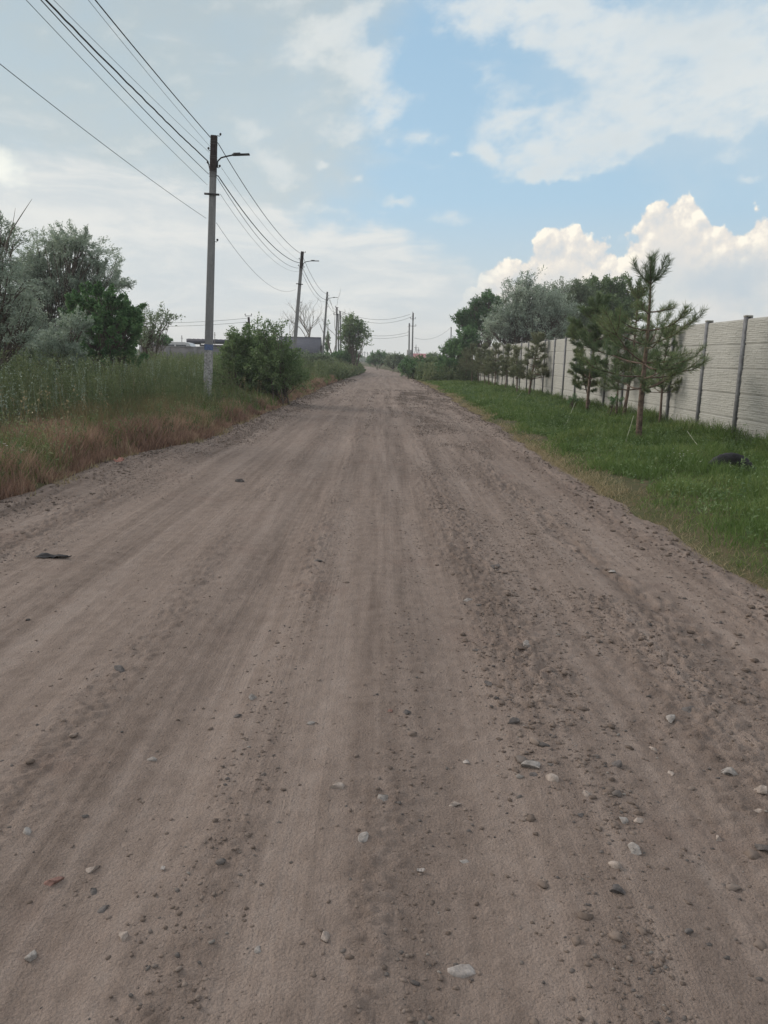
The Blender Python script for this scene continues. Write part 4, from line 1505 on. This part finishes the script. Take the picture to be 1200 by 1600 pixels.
def bare_tree(name, label, Y, base_px, top_px, top_py, spread, seed, z_base=None, r0=.12, depth_=6, cat='tree', group=None, fork=.25, straight=.75):
    r = np.random.default_rng(seed)
    bx = at(base_px, 600, Y).x
    z0 = land1(bx, Y) if z_base is None else z_base
    top = np.array(at(top_px, top_py, Y))
    o = empty(name, (bx, Y, z0))
    tag(o, label, cat, group)
    H = top[2] - z0
    tb, bb = MB(), MB()

    def grow(p, d, ln, rad, lev):
        n = 5
        pts = [p]
        for i in range(n):
            d = unit(d + r.normal(0, .09, 3) + np.array([0, 0, .04]))
            pts.append(pts[-1] + d * ln / n)
        (tb if lev == 0 else bb).tube(np.array(pts), np.linspace(rad, rad * .55, n + 1), 5 if lev else 7, False)
        if lev >= depth_:
            return
        for c in range(r.integers(2, 4)):
            s = r.integers(2, n + 1)
            a = r.uniform(0, 6.28)
            q = unit(d * straight + np.array([math.cos(a) * spread, math.sin(a) * spread * .6, .25]))
            grow(pts[s], q, ln * r.uniform(.6, .85), max(rad * .55, .006), lev + 1)
    d0 = unit(np.array([top[0] - bx, 0, H * 1.0]))
    grow(np.array([0, 0, -.1]), d0, H * fork * 1.25, r0, 0)
    tb.build('trunk', M['bark'], o)
    bb.build('branches', M['twig'], o)
    return o


GL = 'trees and bushes of the left side'
t1 = tree('silver_tree', 'tall silvery tree cut by the left edge of the photo', 15.5, -55, [(-30, 400, 45, 55), (5, 375, 22, 38, .6), (0, 450, 45, 50), (-40, 500, 80, 70), (20, 520, 40, 60, .8)], 'silver', 42000, .06, .018, seed=1, spray=.32, group=GL, trunk_r=.08)
tree('silver_olive_tree', 'broad silver leaved tree rising behind the dark green bush on the left', 26, 85, [(118, 398, 48, 32), (75, 425, 38, 40), (48, 445, 36, 46), (160, 435, 30, 34, .8), (62, 480, 48, 45), (120, 462, 45, 40), (32, 520, 42, 50), (85, 535, 60, 45), (178, 452, 18, 22, .6), (115, 380, 30, 14, .5)], 'silver', 100000, .085, .026, seed=2, group=GL, spray=.5, trunk_r=.13, twigs=420)
tree('green_bush', 'rounded dense dark green bush right of the silver tree', 23.5, 165, [(160, 482, 42, 30), (190, 505, 32, 40), (150, 525, 45, 42), (195, 545, 28, 26), (125, 500, 24, 36), (165, 560, 60, 26), (175, 520, 40, 40)], 'dark', 90000, .08, .045, 'bush', GL, seed=3, spray=.22, trunk_r=.07, stems=4, twigs=300)
tree('sparse_bush', 'thin see through bush reaching right of the dark green bush', 31, 222, [(238, 510, 24, 22), (255, 497, 15, 11, .7), (228, 532, 18, 20), (262, 503, 8, 8, .4)], 'greyg', 2600, .10, .045, 'bush', GL, seed=4, spray=.45, trunk_r=.05, twigs=60, stems=3)
tree('low_bush', 'small dark bush at the end of the grey wall', 55, 243, [(235, 534, 26, 10), (254, 534, 12, 8)], 'dark', 5000, .12, .07, 'bush', GL, seed=5, spray=.3, twigs=60)
tree('silver_bush', 'low silvery bush in front of the dark bush on the left', 19.5, 60, [(30, 555, 50, 36), (90, 560, 36, 32), (118, 520, 20, 26, .6), (0, 520, 30, 40, .8)], 'silver', 42000, .07, .022, 'bush', GL, seed=6, spray=.34, stems=4, trunk_r=.05)
tree('roadside_bush', 'left one of two dark green bushes crowding the road edge', 27, 385, [(385, 560, 34, 30), (365, 585, 24, 30), (405, 590, 28, 32), (372, 540, 20, 16, .5), (386, 524, 12, 14, .25)], 'mid', 32000, .08, .036, 'bush', GL, seed=7, spray=.46, stems=5, trunk_r=.05, twigs=240)
tree('roadside_bush', 'right one of two dark green bushes, nearest the wheel tracks', 26, 436, [(428, 570, 30, 34), (445, 592, 24, 28), (420, 600, 26, 26), (418, 535, 20, 14, .35), (432, 518, 14, 8, .18), (405, 520, 10, 8, .12)], 'mid', 34000, .08, .036, 'bush', GL, seed=8, spray=.48, stems=5, trunk_r=.05, twigs=240)
tree('roadside_tree', 'slender tree leaning over the left edge of the far road', 76, 553, [(549, 508, 13, 11), (560, 520, 11, 13), (545, 524, 11, 12), (552, 540, 12, 11), (567, 530, 6, 8, .5), (571, 536, 4, 4, .25)], 'mid', 6500, .20, .10, 'tree', GL, seed=9, spray=.7, trunk_r=.13, twigs=150)
tree('far_bush', 'dark bushes below the slender roadside tree', 77, 545, [(545, 560, 16, 12), (530, 562, 14, 9), (516, 563, 12, 8)], 'dark', 9000, .18, .09, 'bush', GL, seed=10, spray=.5, stems=4)
tree('far_bush', 'grey green bush below the roof of the grey house', 58, 478, [(475, 565, 24, 10), (500, 566, 20, 9), (455, 565, 18, 12)], 'greyg', 9000, .14, .06, 'bush', GL, seed=11, spray=.4, stems=4)
bare_tree('bare_tree', 'leafless branching tree above the roof of the grey house', 124, 485, 483, 478, .75, 5, depth_=5, r0=.22, group=GL, fork=.42)
bare_tree('bare_tree', 'low leafless tree between the second pole and the house roof', 122, 462, 458, 496, .95, 9, depth_=5, r0=.12, group=GL, fork=.34)
bare_tree('bare_tree', 'leafless twigs rising above the slender roadside tree', 99, 545, 540, 470, .5, 12, depth_=4, r0=.12, group=GL, fork=.36)
bare_tree('broken_tree', 'thin broken leaning dead tree left of the cluster of three poles', 90, 525, 516, 493, .3, 15, depth_=1, r0=.10, group=GL, fork=.6)
tree('sapling', 'narrow dark sapling beside the third pole', 92, 512, [(511, 545, 3.2, 18), (512, 505, 2.2, 4, .3), (513, 528, 2.6, 8, .5)], 'dark', 1800, .16, .08, 'tree', GL, seed=13, spray=.3, twigs=40, trunk_r=.06)

GR = 'trees and bushes beyond the fence and hedge'
tree('dark_tree', 'black green clumpy tree left end of the trees beyond the fence', 64, 757, [(763, 473, 13, 13), (742, 478, 8, 8, .7), (775, 482, 13, 12), (735, 500, 20, 15), (722, 503, 12, 11), (757, 495, 22, 16), (745, 514, 20, 9), (768, 505, 14, 14)], 'dark', 34000, .15, .07, 'tree', GR, seed=20, spray=.55, trunk_r=.2, twigs=400)
tree('silver_olive_tree', 'large silver leaved tree spreading over the far part of the fence', 50, 825, [(820, 462, 26, 20), (800, 500, 32, 28), (835, 495, 34, 32), (868, 500, 30, 32), (800, 520, 34, 26), (856, 475, 20, 16), (775, 520, 18, 20), (845, 525, 50, 20), (806, 446, 8, 8, .5), (828, 443, 8, 7, .5), (790, 470, 12, 12, .6)], 'silver', 46000, .15, .05, 'tree', GR, seed=21, spray=.9, trunk_r=.2, twigs=420)
tree('grey_tree', 'pale grey green tree between the silver tree and the green tree beyond the fence', 56, 890, [(885, 470, 24, 18), (905, 462, 16, 14), (875, 495, 30, 22), (912, 490, 22, 26), (895, 515, 34, 20)], 'greyg', 36000, .16, .055, 'tree', GR, seed=22, spray=.9, trunk_r=.18, twigs=260)
tree('green_tree', 'bright dark green leafy tree rising highest at the right beyond the fence', 60, 945, [(935, 458, 22, 15), (960, 456, 18, 13), (980, 470, 16, 14), (945, 482, 34, 20), (915, 478, 18, 16), (970, 495, 30, 20), (935, 505, 34, 18), (900, 520, 30, 14), (926, 446, 8, 7, .6), (955, 443, 8, 7, .6), (982, 458, 7, 7, .5)], 'mid', 42000, .17, .085, 'tree', GR, seed=23, spray=.8, trunk_r=.2, twigs=400)
tree('dark_bush', 'dark bush closing the far end of the fence', 58.5, 712, [(715, 560, 24, 30), (726, 545, 18, 20), (700, 575, 16, 18), (735, 530, 16, 12, .7), (722, 525, 10, 9, .4)], 'dark', 26000, .13, .06, 'bush', GR, seed=24, spray=.45, stems=5, twigs=260)
tree('sprig_bush', 'thin sprigs rising left of the dark bush at the fence end', 59, 698, [(697, 552, 5, 12, .8), (701, 538, 3, 8, .4), (705, 545, 5, 12, .6)], 'greyg', 900, .12, .05, 'bush', GR, seed=25, spray=.45, twigs=30, trunk_r=.04)
tree('hedge_bush', 'leafy green bush right of the far pair of poles', 72, 672, [(668, 572, 20, 12), (685, 572, 16, 11), (650, 575, 15, 12)], 'mid', 16000, .15, .07, 'bush', GR, seed=26, spray=.45, stems=5, twigs=200)
tree('hedge_bush', 'rounded dark bush at the right edge of the road below the far pair of poles', 66, 640, [(638, 577, 14, 12), (652, 580, 14, 12)], 'dark', 13000, .14, .065, 'bush', GR, seed=27, spray=.4, stems=4, twigs=160)
tree('hedge_bush', 'bush left of the far pair of poles at the right bend of the road', 98, 617, [(616, 568, 12, 9), (628, 566, 12, 9)], 'greyg', 9000, .2, .1, 'bush', GR, seed=28, spray=.6, stems=4)
tree('hedge_bush', 'lone dark mound of bush straight ahead where the road bends', 125, 592, [(592, 560, 12, 7), (600, 563, 12, 8), (583, 565, 8, 6)], 'dark', 9000, .26, .13, 'bush', GR, seed=29, spray=.7, stems=4)
tree('hedge_bush', 'smallest bush showing right of the pink roof', 140, 677, [(675, 560, 8, 6), (684, 563, 8, 5)], 'mid', 5000, .25, .12, 'bush', GR, seed=30, spray=.6)
mb = MB()
o1 = np.array(t1.location)
mb.tube([np.array(at(*q, 15.5)) - o1 for q in ((-12, 450), (2, 398), (18, 360), (36, 332), (50, 311))], [.022, .017, .012, .008, .003], 5)
mb.tube([np.array(at(*q, 15.5)) - o1 for q in ((18, 360), (22, 338), (24, 325))], [.008, .005, .003], 4)
mb.tube([np.array(at(*q, 15.5)) - o1 for q in ((2, 398), (20, 392), (38, 376))], [.009, .006, .003], 4)
tag(mb.build('dead_branch', M['twig'], t1), 'bare dead branch reaching out of the crown')
# skyline wood far beyond
mb = MB()
rr_ = np.random.default_rng(77)
n = 60000
a = rr_.uniform(-44, 44, n)
rad = rr_.uniform(380, 430, n)
hh = 1.2 + 3.2 * fbm(a * .9 + 60, a * 0 + 2, 5, 88)
x, y = np.sin(np.radians(a)) * rad, np.cos(np.radians(a)) * rad
z = hh * rr_.uniform(0, 1, n) ** .7
V, F = leaf_quads(np.stack([x, y, z - .5], -1), rdir(rr_, n), 1.6, 1.0, rr_)
mb.add(V, F)
tag(mb.build('far_wood', M['greyg']), 'far off wood along the horizon', kind='stuff')


# ---------------------------------------------------------------- young pines along the fence
def pine(label, X, Y, top_px, top_py, levels, reach, density, seed, needle=.13, nw=.006, r0=.05, bare=.3, mat='needle', group='young pines planted along the fence', top_tuft=True, curl=1.0):
    r = np.random.default_rng(seed)
    z0 = land1(X, Y)
    top = np.array(at(top_px, top_py, Y))
    o = empty('pine_tree', (X, Y, z0))
    tag(o, label, 'pine tree', group)
    T = top - np.array([X, Y, z0])
    H = T[2]
    t = np.linspace(0, 1, 14)[:, None]
    path = T * t + np.array([[0.0, 0, 0]])
    path[:, 0] += np.sin(t[:, 0] * 5 + seed) * .03 * H * .3
    path[0, 2] = -.1
    tb, bb, nb = MB(), MB(), MB()
    tb.tube(path, np.interp(t[:, 0], [0, .5, 1], [r0, r0 * .6, .009]), 9)

    def trunk_at(u):
        return np.array([np.interp(u, t[:, 0], path[:, k]) for k in range(3)])

    def needles(p, t0, dens, ln):
        seg = np.linalg.norm(np.diff(p, axis=0), axis=1)
        tot = seg.sum()
        k = int(dens * .62 * tot * (1 - t0))
        if k < 4:
            return
        u = r.uniform(t0, 1.0, k) * (len(p) - 1)
        i = np.minimum(u.astype(int), len(p) - 2)
        f = (u - i)[:, None]
        pos = p[i] * (1 - f) + p[i + 1] * f
        d = unit(p[i + 1] - p[i])
        side = unit(np.cross(d, rdir(r, k)))
        spread_ = r.uniform(.5, 1.9, k)[:, None]
        nd = unit(d * 1.0 + side * spread_ + np.array([0, 0, .12]))
        L_ = ln * r.uniform(.6, 1.15, k)
        # a gently bent needle: two tapered quads
        s = unit(np.cross(nd, rdir(r, k))) * nw / 2
        mid = pos + nd * (L_ * .5)[:, None]
        nd2 = unit(nd + d * .25 + np.array([0, 0, .06]))
        tip = mid + nd2 * (L_ * .5)[:, None]
        V = np.stack([pos - s, pos + s, mid + s, mid - s, tip], 1).reshape(-1, 3)
        j = np.arange(k)[:, None] * 5
        b0 = nb.nv
        nb.add(V, j + np.array([[0, 1, 2, 3]]))
        nb.f[3].append(j + np.array([[3, 2, 4]]) + b0)

    def shoot(p0, a, L_, rise, rad, lev, dens, t0):
        n = 9
        u = np.linspace(0, 1, n)
        el0 = rise + r.normal(0, .1)
        pts = [p0]
        for i in range(1, n):
            e = el0 + curl * r.uniform(.35, .9) * u[i] ** 1.6
            d = np.array([math.cos(a) * math.cos(e), math.sin(a) * math.cos(e), math.sin(e)])
            a += r.normal(0, .05)
            pts.append(pts[-1] + d * L_ / (n - 1))
        pts = np.array(pts)
        bb.tube(pts, np.linspace(rad, .004, n), 5, False)
        needles(pts, t0, dens, needle)
        if lev < 1:
            for s_ in (-1, 1, -1, 1)[:r.integers(2, 5)]:
                i = r.integers(3, 7)
                shoot(pts[i], a + s_ * r.uniform(.4, .9), L_ * r.uniform(.3, .5), rise + .15, rad * .5, lev + 1, dens, .15)
    for (u, k, lf) in levels:
        a0 = r.uniform(0, 6.28)
        for j in range(k):
            a = a0 + j * 6.283 / k + r.normal(0, .22)
            shoot(trunk_at(u + r.uniform(-.008, .008)), a, reach * lf * r.uniform(.65, 1.25), r.uniform(-.12, .3), r0 * .28, 0, density, .48)
    # leader and its candles
    needles(path[9:], 0.0, density * 1.6, needle)
    needles(path[5:10], 0.0, density * .5, needle)
    if top_tuft:
        for j in range(6):
            a = j * 1.05 + r.uniform(-.2, .2)
            shoot(trunk_at(.86), a, H * .15 * r.uniform(.8, 1.2), .75, .008, 1, density * 1.6, .1)
    tb.build('trunk', M['pinebark'], o, smooth=True)
    bb.build('branches', M['pinebark'], o, smooth=True)
    nb.build('needles', M[mat], o)
    return o


LV = [(.33, 5, .9), (.4, 5, 1.0), (.5, 5, 1.05), (.6, 5, .9), (.7, 4, .65), (.8, 4, .35)]
pine('tallest and nearest pine with long upturned branches, right end of the row', 5.27, 15.6, 1017, 402,
     [(.30, 5, .75), (.36, 4, .85), (.44, 5, 1.0), (.53, 4, .9), (.62, 3, .65), (.71, 3, .35)], 1.45, 520, 23, .165, .0052, .065, curl=1.15)
pine('slimmer pine standing just behind and left of the tallest pine', 6.75, 21.5, 1003, 436, LV,  .62, 400, 6, .15, .008, .05)
pine('small pine right behind the tallest pine, against the fence', 6.95, 19.3, 1046, 508, LV, .6, 420, 8, .14, .008, .035)
pine('bushy pine with a dense rounded top, second from the right of the tall ones', 6.45, 24.2, 936, 462,
     [(.3, 5, .8), (.42, 5, .6), (.56, 6, 1.15), (.63, 6, 1.15), (.7, 6, 1.0), (.78, 5, .8), (.85, 5, .5)], .78, 800, 10, .17, .009, .055)
pine('thin pine between the bushy pine and the tallest pine', 6.8, 22.3, 966, 488, LV, .6, 420, 12, .14, .009, .03)
pine('small pine half hidden behind the bushy pine', 6.9, 25.5, 902, 545, LV, .5, 500, 14, .14, .010, .03)
pine('leaning pine with a flat wide lower crown, third of the larger ones', 6.45, 34.0, 842, 522,
     [(.3, 6, 1.0), (.38, 6, 1.0), (.5, 5, .6), (.62, 5, .55), (.72, 4, .45), (.82, 4, .3)], 1.05, 380, 16, .18, .012, .055, mat='needle2')
for i, (px, X, Y, tpx, tpy, L_) in enumerate([
        (803, 6.55, 37.5, 806, 543, .6), (792, 6.5, 41, 795, 540, .65), (776, 6.5, 45, 776, 536, .8), (765, 6.5, 47.5, 765, 548, .6),
        (757, 6.6, 50, 757, 538, .75), (748, 6.5, 52.5, 748, 545, .6), (737, 6.3, 54.5, 738, 537, 1.0), (728, 6.1, 57, 729, 545, .9)]):
    pine(['narrow pine left of the leaning pine, nearest of the far group', 'second narrow pine of the far group along the fence',
          'taller narrow pine in the middle of the far group', 'low pine just left of the taller narrow one in the far group',
          'narrow pine before the fence ends, with a pointed top', 'low pine before the fence ends, left of the pointed one',
          'brownish broad pine hiding the end of the fence', 'farthest pine of the row, merging with the dark bush'][i],
         X, Y, tpx, tpy, LV, L_ * .85, 175, 30 + i, .2, .018, .04, mat='needle2')
tree('seedling', 'tiny dark seedling at the foot of the fence left of the tallest pine', 21.5, 957, [(957, 632, 5, 6), (966, 624, 7, 3, .8)], 'dark', 900, .05, .015, 'seedling', 'seedlings at the foot of the fence', seed=40, spray=.14, twigs=20, trunk_r=.015)
tree('seedling', 'tiny dark seedling at the foot of the fence by the bushy pine', 25.5, 895, [(896, 628, 6, 7)], 'dark', 800, .05, .015, 'seedling', 'seedlings at the foot of the fence', seed=41, spray=.14, twigs=20, trunk_r=.015)
tree('fence_shrub', 'small round shrub at the foot of the fence by the right edge', 14.9, 1186, [(1182, 697, 14, 11), (1198, 693, 12, 12), (1190, 704, 14, 8)], 'mid', 2600, .05, .03, 'bush', None, seed=42, spray=.14, twigs=50, trunk_r=.02, stems=3)
# loose weeds along the foot of the fence
n = 900
y = logy(r, n, 10, 40)
x = 7.2 - np.abs(r.normal(0, .16, n))
weeds('fence_foot_weeds', 'sparse low weeds along the foot of the concrete fence', 'weed', x, y, r.uniform(.08, .34, n), r, 8, .03, False)

# ================================================================ buildings
def house_grey():
    Y = 110
    a, b = at(436, 527, Y), at(502, 527, Y)
    zr, ze = a.z, at(470, 551, Y - 3).z
    o = empty('grey_house', ((a.x + b.x) / 2, Y, 0))
    tag(o, 'small house with a plain dark grey pitched roof behind the left bushes', 'house')
    w = b.x - a.x
    wl = MB()
    wl.box((0, 0, ze / 2), (w - .6, 5.2, ze))
    hw = (w - .6) / 2
    for sx in (-1, 1):
        wl.add([(sx * hw, -2.6, ze), (sx * hw, 2.6, ze), (sx * hw, 0, zr - .15)], [[0, 1, 2]])
    wl.build('wall', M['housew'], o)
    rf = MB()
    for s in (-1, 1):
        e, rg = Vector((0, s * 3.0, ze - .05)), Vector((0, 0, zr))
        dn = (e - rg)
        L_ = dn.length
        ang = math.atan2(-dn.z, abs(dn.y))
        rf.box(((0), s * 1.5, (ze - .05 + zr) / 2 + .02), (w, L_, .07), M=Matrix.Rotation(-s * ang, 3, 'X'))
        for k in range(int(w / .3)):
            rf.box((-w / 2 + .15 + k * .3, s * 1.5, (ze - .05 + zr) / 2 + .065), (.035, L_, .03), M=Matrix.Rotation(-s * ang, 3, 'X'))
    rf.tube([(-w / 2, 0, zr + .05), (w / 2, 0, zr + .05)], .09, 6)
    rf.build('roof', M['roofg'], o)
    for k in range(4):
        x0 = -w / 2 + .9 + k * 1.55
        wi = MB().box((x0, -2.63, ze - .95), (.95, .05, 1.1)).build('window', M['white'], o)
        for s in (-1, 1):
            MB().box((x0 + s * .22, -2.67, ze - .95), (.36, .03, .92)).build('pane', M['glass'], wi)


M['housew'] = plain('plaster_wall', (.2, .2, .19), .15, 4, .9)
M['roofg'] = plain('grey_blue_roof_sheet', (.075, .08, .105), .12, 3, .6)
M['roofd'] = plain('dark_blue_roof', (.045, .05, .075), .15, 3, .6)
M['roofp'] = plain('faded_pink_roof', (.30, .11, .12), .15, 3, .75)
M['glass'] = plain('window_glass', (.03, .035, .04), .1, 3, .15, spec=.6)
M['carw'] = plain('white_car_paint', (.5, .51, .52), .05, 3, .35, spec=.5)
M['wallg'] = plain('grey_wall_blocks', (.15, .15, .155), .16, 1.2, .9, .3, 20)
house_grey()


def low_wall():
    Y = 60
    a, b = at(222, 560, Y), at(432, 560, Y)
    zt = (at(240, 541.5, Y).z + at(420, 546, Y).z) / 2
    o = empty('grey_wall', (a.x, Y, 0))
    tag(o, 'long low plain grey block wall behind the weeds on the left', 'wall')
    L_ = b.x - a.x
    MB().box((L_ / 2, 0, zt / 2), (L_, .2, zt)).build('wall_face', M['wallg'], o)
    MB().box((L_ / 2, 0, zt + .032), (L_ + .06, .26, .06)).build('coping', M['pole'], o)
    for k in range(6):
        MB().box((k * L_ / 5, -.02, zt / 2 + .003), (.3, .29, zt + .006)).build('pier', M['wallg'], o)


low_wall()


def shed():
    Y = 88
    a, b = at(293, 531, Y), at(437, 531, Y)
    o = empty('open_shed', (a.x, Y, 0))
    tag(o, 'long open fronted shed with a flat dark blue roof behind the grey wall', 'shed')
    w, zt = b.x - a.x, a.z
    rf = MB()
    rf.box((w / 2, 2.5, zt - .1), (w, 6.0, .42))
    for k in range(int(w / .5)):
        rf.box((.25 + k * .5, 2.5, zt + .125), (.06, 6.02, .03))
    rf.build('roof', M['roofd'], o)
    MB().box((w / 2, 5.2, (zt - .4) / 2), (w - .3, .15, zt - .4)).build('wall', M['wallg'], o)
    for k in range(6):
        MB().box((.2 + k * (w - .4) / 5, -.2, (zt - .35) / 2), (.14, .14, zt - .35)).build('post', M['metal'], o)
    # lower lean-to on its left
    c = at(272, 534.5, Y - 2)
    d = at(293, 534.5, Y - 2)
    MB().box(((c.x + d.x) / 2 - a.x, .6, c.z - .06), (d.x - c.x + .8, 4.0, .14)).build('lean_to_roof', M['roofd'], o)
    MB().box((c.x - a.x - .2, .6, c.z / 2 - .1), (.12, 3.6, c.z - .22)).build('lean_to_post', M['metal'], o)


shed()


def van(label, px, top, Y, L_, hgt, long_=False):
    t = at(px, top, Y)
    hgt_ = hgt
    o = empty('parked_van', (t.x, Y, t.z - hgt_))
    tag(o, label, 'van', 'white vehicles parked behind the grey wall')
    # side profile extruded across the width
    prof = [(-.5, .18), (-.5, .55), (-.485, .9), (-.44, .985), (-.3, 1.0), (.22, 1.0), (.29, .96), (.385, .62), (.47, .52), (.5, .4), (.5, .18)]
    P_ = np.array([(x * L_, z * hgt_) for x, z in prof])
    k = len(P_)
    V = [(x, -.9, z) for x, z in P_] + [(x, .9, z) for x, z in P_]
    bd = MB()
    bd.add(V, [[i, (i + 1) % k, k + (i + 1) % k, k + i] for i in range(k)])
    for s in (0, k):
        bd.add([V[s + i] for i in range(k)], [[0, i, i + 1] for i in range(1, k - 1)])
    b_ = bd.build('body', M['carw'], o)
    for (x0, x1) in ((-.4, -.18), (-.15, .05), (.08, .24)):
        MB().box(((x0 + x1) / 2 * L_, 0, .8 * hgt_), ((x1 - x0) * L_, 1.83, .22 * hgt_)).build('window', M['glass'], o)
    for x in (-.33, .33):
        for s in (-1, 1):
            MB().tube([(x * L_, s * .72, .33), (x * L_, s * .93, .33)], .33, 14).build('wheel', M['tyre'], o)


van('white van whose roof shows above the left end of the grey wall', 272, 534.5, 63, 4.9, 2.3)
van('white low car whose roof shows just left of the near pole above the grey wall', 311, 541.5, 63, 4.2, 2.0)


def pink_house():
    Y = 236
    a, b = at(640, 552, Y), at(666, 552, Y)
    o = empty('pink_roofed_house', ((a.x + b.x) / 2, Y, 0))
    tag(o, 'distant house with a faded pink roof right of the far pair of poles', 'house')
    w, zr = b.x - a.x, a.z
    ze = zr - 1.75
    MB().box((0, 0, ze / 2), (w - .5, 6, ze)).build('wall', M['capm'], o)
    rf = MB()
    V = [(-w / 2, -3.4, ze), (w / 2, -3.4, ze), (w / 2, 3.4, ze), (-w / 2, 3.4, ze), (-w / 2, 0, zr), (w / 2, 0, zr)]
    rf.add(V, [[0, 1, 5, 4], [2, 3, 4, 5]])
    rf.add(V, [[0, 4, 3], [1, 2, 5]])
    rf.build('roof', M['roofp'], o)
    for x in (-1.5, .2, 1.7):
        MB().box((x, -3.02, ze - .9), (.8, .06, .9)).build('window', M['glass'], o)


pink_house()

# ================================================================ things lying about
def tyre():
    X, Y = 5.12, 11.2
    o = empty('old_tyre', (X, Y, land1(X, Y) - .11))
    o.scale = (1.1, 1.1, 1.1)
    o.rotation_euler = (R(74), 0, R(-12))
    tag(o, 'old black car tyre sunk upright to its middle in the right hand grass', 'tyre')
    n, m = 56, 18
    prof = [(.19, .03), (.185, .06), (.2, .035), (.26, .01), (.30, .012), (.325, .035), (.33, .07), (.33, .15), (.325, .185), (.30, .208), (.26, .21), (.2, .185), (.185, .16), (.19, .19)]
    V, F = [], []
    for i in range(n):
        a = i / n * 6.2832
        for q, (rad, z) in enumerate(prof):
            rr = rad - (.006 if (i % 2 and 5 <= q <= 8) else 0)
            V.append((math.cos(a) * rr, math.sin(a) * rr, z))
    k = len(prof)
    for i in range(n):
        for q in range(k):
            F.append([i * k + q, ((i + 1) % n) * k + q, ((i + 1) % n) * k + (q + 1) % k, i * k + (q + 1) % k])
    MB().add(V, F).build('tread', M['tyre'], o, smooth=True)


tyre()


def rope(label, a, b, sag=.03, ra=.006):
    p = span(a, b, sag, 12)
    mb = MB()
    mb.tube(p, ra, 5)
    e = Vector(b)
    mb.tube([(e.x, e.y, e.z - .1), (e.x + .01, e.y, e.z + .06)], .012, 6)
    tag(mb.build('guy_rope', M['rope']), label, 'rope', 'guy ropes steadying the pines')


g1 = on_ground(977, 692, .14)
rope('pale guy rope pegged left of the tallest pine', at(990, 650, 16.6), g1, .01)
g2 = on_ground(1105, 714, .14)
rope('pale guy rope pegged right of the tallest pine', at(1074, 674, 15.2), g2, .01)
g3 = on_ground(884, 664, .14)
rope('pale guy rope pegged left of the bushy pine', at(899, 628, 23.5), g3, .01)
g4 = on_ground(800, 632, .12)
rope('pale guy rope pegged beside the leaning pine', at(815, 612, 33.5), g4, .01)

# crumpled red-pink scrap, left edge
def scrap(name, label, cat, px, py, mat, w, h, seed, lift=.02, amp=.5, rz=0.0, verge=False):
    g = on_ground(px, py, .02)
    r = np.random.default_rng(seed)
    n = 16
    u, v = np.meshgrid(np.linspace(-1, 1, n), np.linspace(-1, 1, n))
    edge = 1 + .25 * (fbm(np.arctan2(u, v) * 1.5 + 5, u * 0 + seed, 3, seed) - .5)
    X, Y = u * w * edge, v * h * edge
    Z = lift + amp * w * np.abs(fbm(u * 1.3 + seed, v * 1.3, 3, seed) - .45) * 2
    i = (np.arange(n - 1)[:, None] * n + np.arange(n - 1)[None]).ravel()
    mb = MB()
    mb.add(np.stack([X.ravel(), Y.ravel(), Z.ravel()], -1), np.stack([i, i + 1, i + n + 1, i + n], -1))
    o = mb.build(name, mat, smooth=True)
    z = max(float(road_z(np.array([g.x]), np.array([g.y]))[0]), land1(g.x, g.y) - .2)
    o.location = (g.x, g.y, z + .005)
    o.rotation_euler = (0, 0, rz)
    md = o.modifiers.new('thickness', 'SOLIDIFY')
    md.thickness = .003
    tag(o, label, cat)


scrap('crumpled_cloth', 'crumpled salmon pink rag at the left road edge', 'rag', 186, 728, plain('salmon_cloth', (.30, .16, .13), .2, 20, .9), .07, .06, 3, .03, 1.2)
scrap('rubber_scrap', 'curled dark flat rubber scrap lying on the left side of the road', 'scrap', 83, 868, M['tyre'], .13, .04, 8, .0, .28, rz=-.1)
scrap('paper_scrap', 'tiny white paper scrap below the pebbles left of centre', 'scrap', 254, 1343, M['stone_white'], .006, .008, 6, .002, .5)
scrap('paper_scrap', 'small folded pale scrap left of the small mauve stone', 'scrap', 658, 1350, M['stone_white'], .012, .006, 9, .002, .6)

# ---------------------------------------------------------------- thin volume added to lift dark tones, mostly for lens flare
hz = MB().box((0, 215, 6.5), (900, 520, 15.5)).build('veiling', bpy.data.materials.new('air'))
tag(hz, kind='stuff', label='thin added haze in the air over the road and fields')
am = hz.data.materials[0]
am.use_nodes = True
at_ = am.node_tree
at_.nodes.clear()
vo = at_.nodes.new('ShaderNodeVolumePrincipled')
vo.inputs['Color'].default_value = (.9, .93, .96, 1)
vo.inputs['Density'].default_value = .0009
vo.inputs['Anisotropy'].default_value = .2
ao = at_.nodes.new('ShaderNodeOutputMaterial')
at_.links.new(vo.outputs[0], ao.inputs['Volume'])
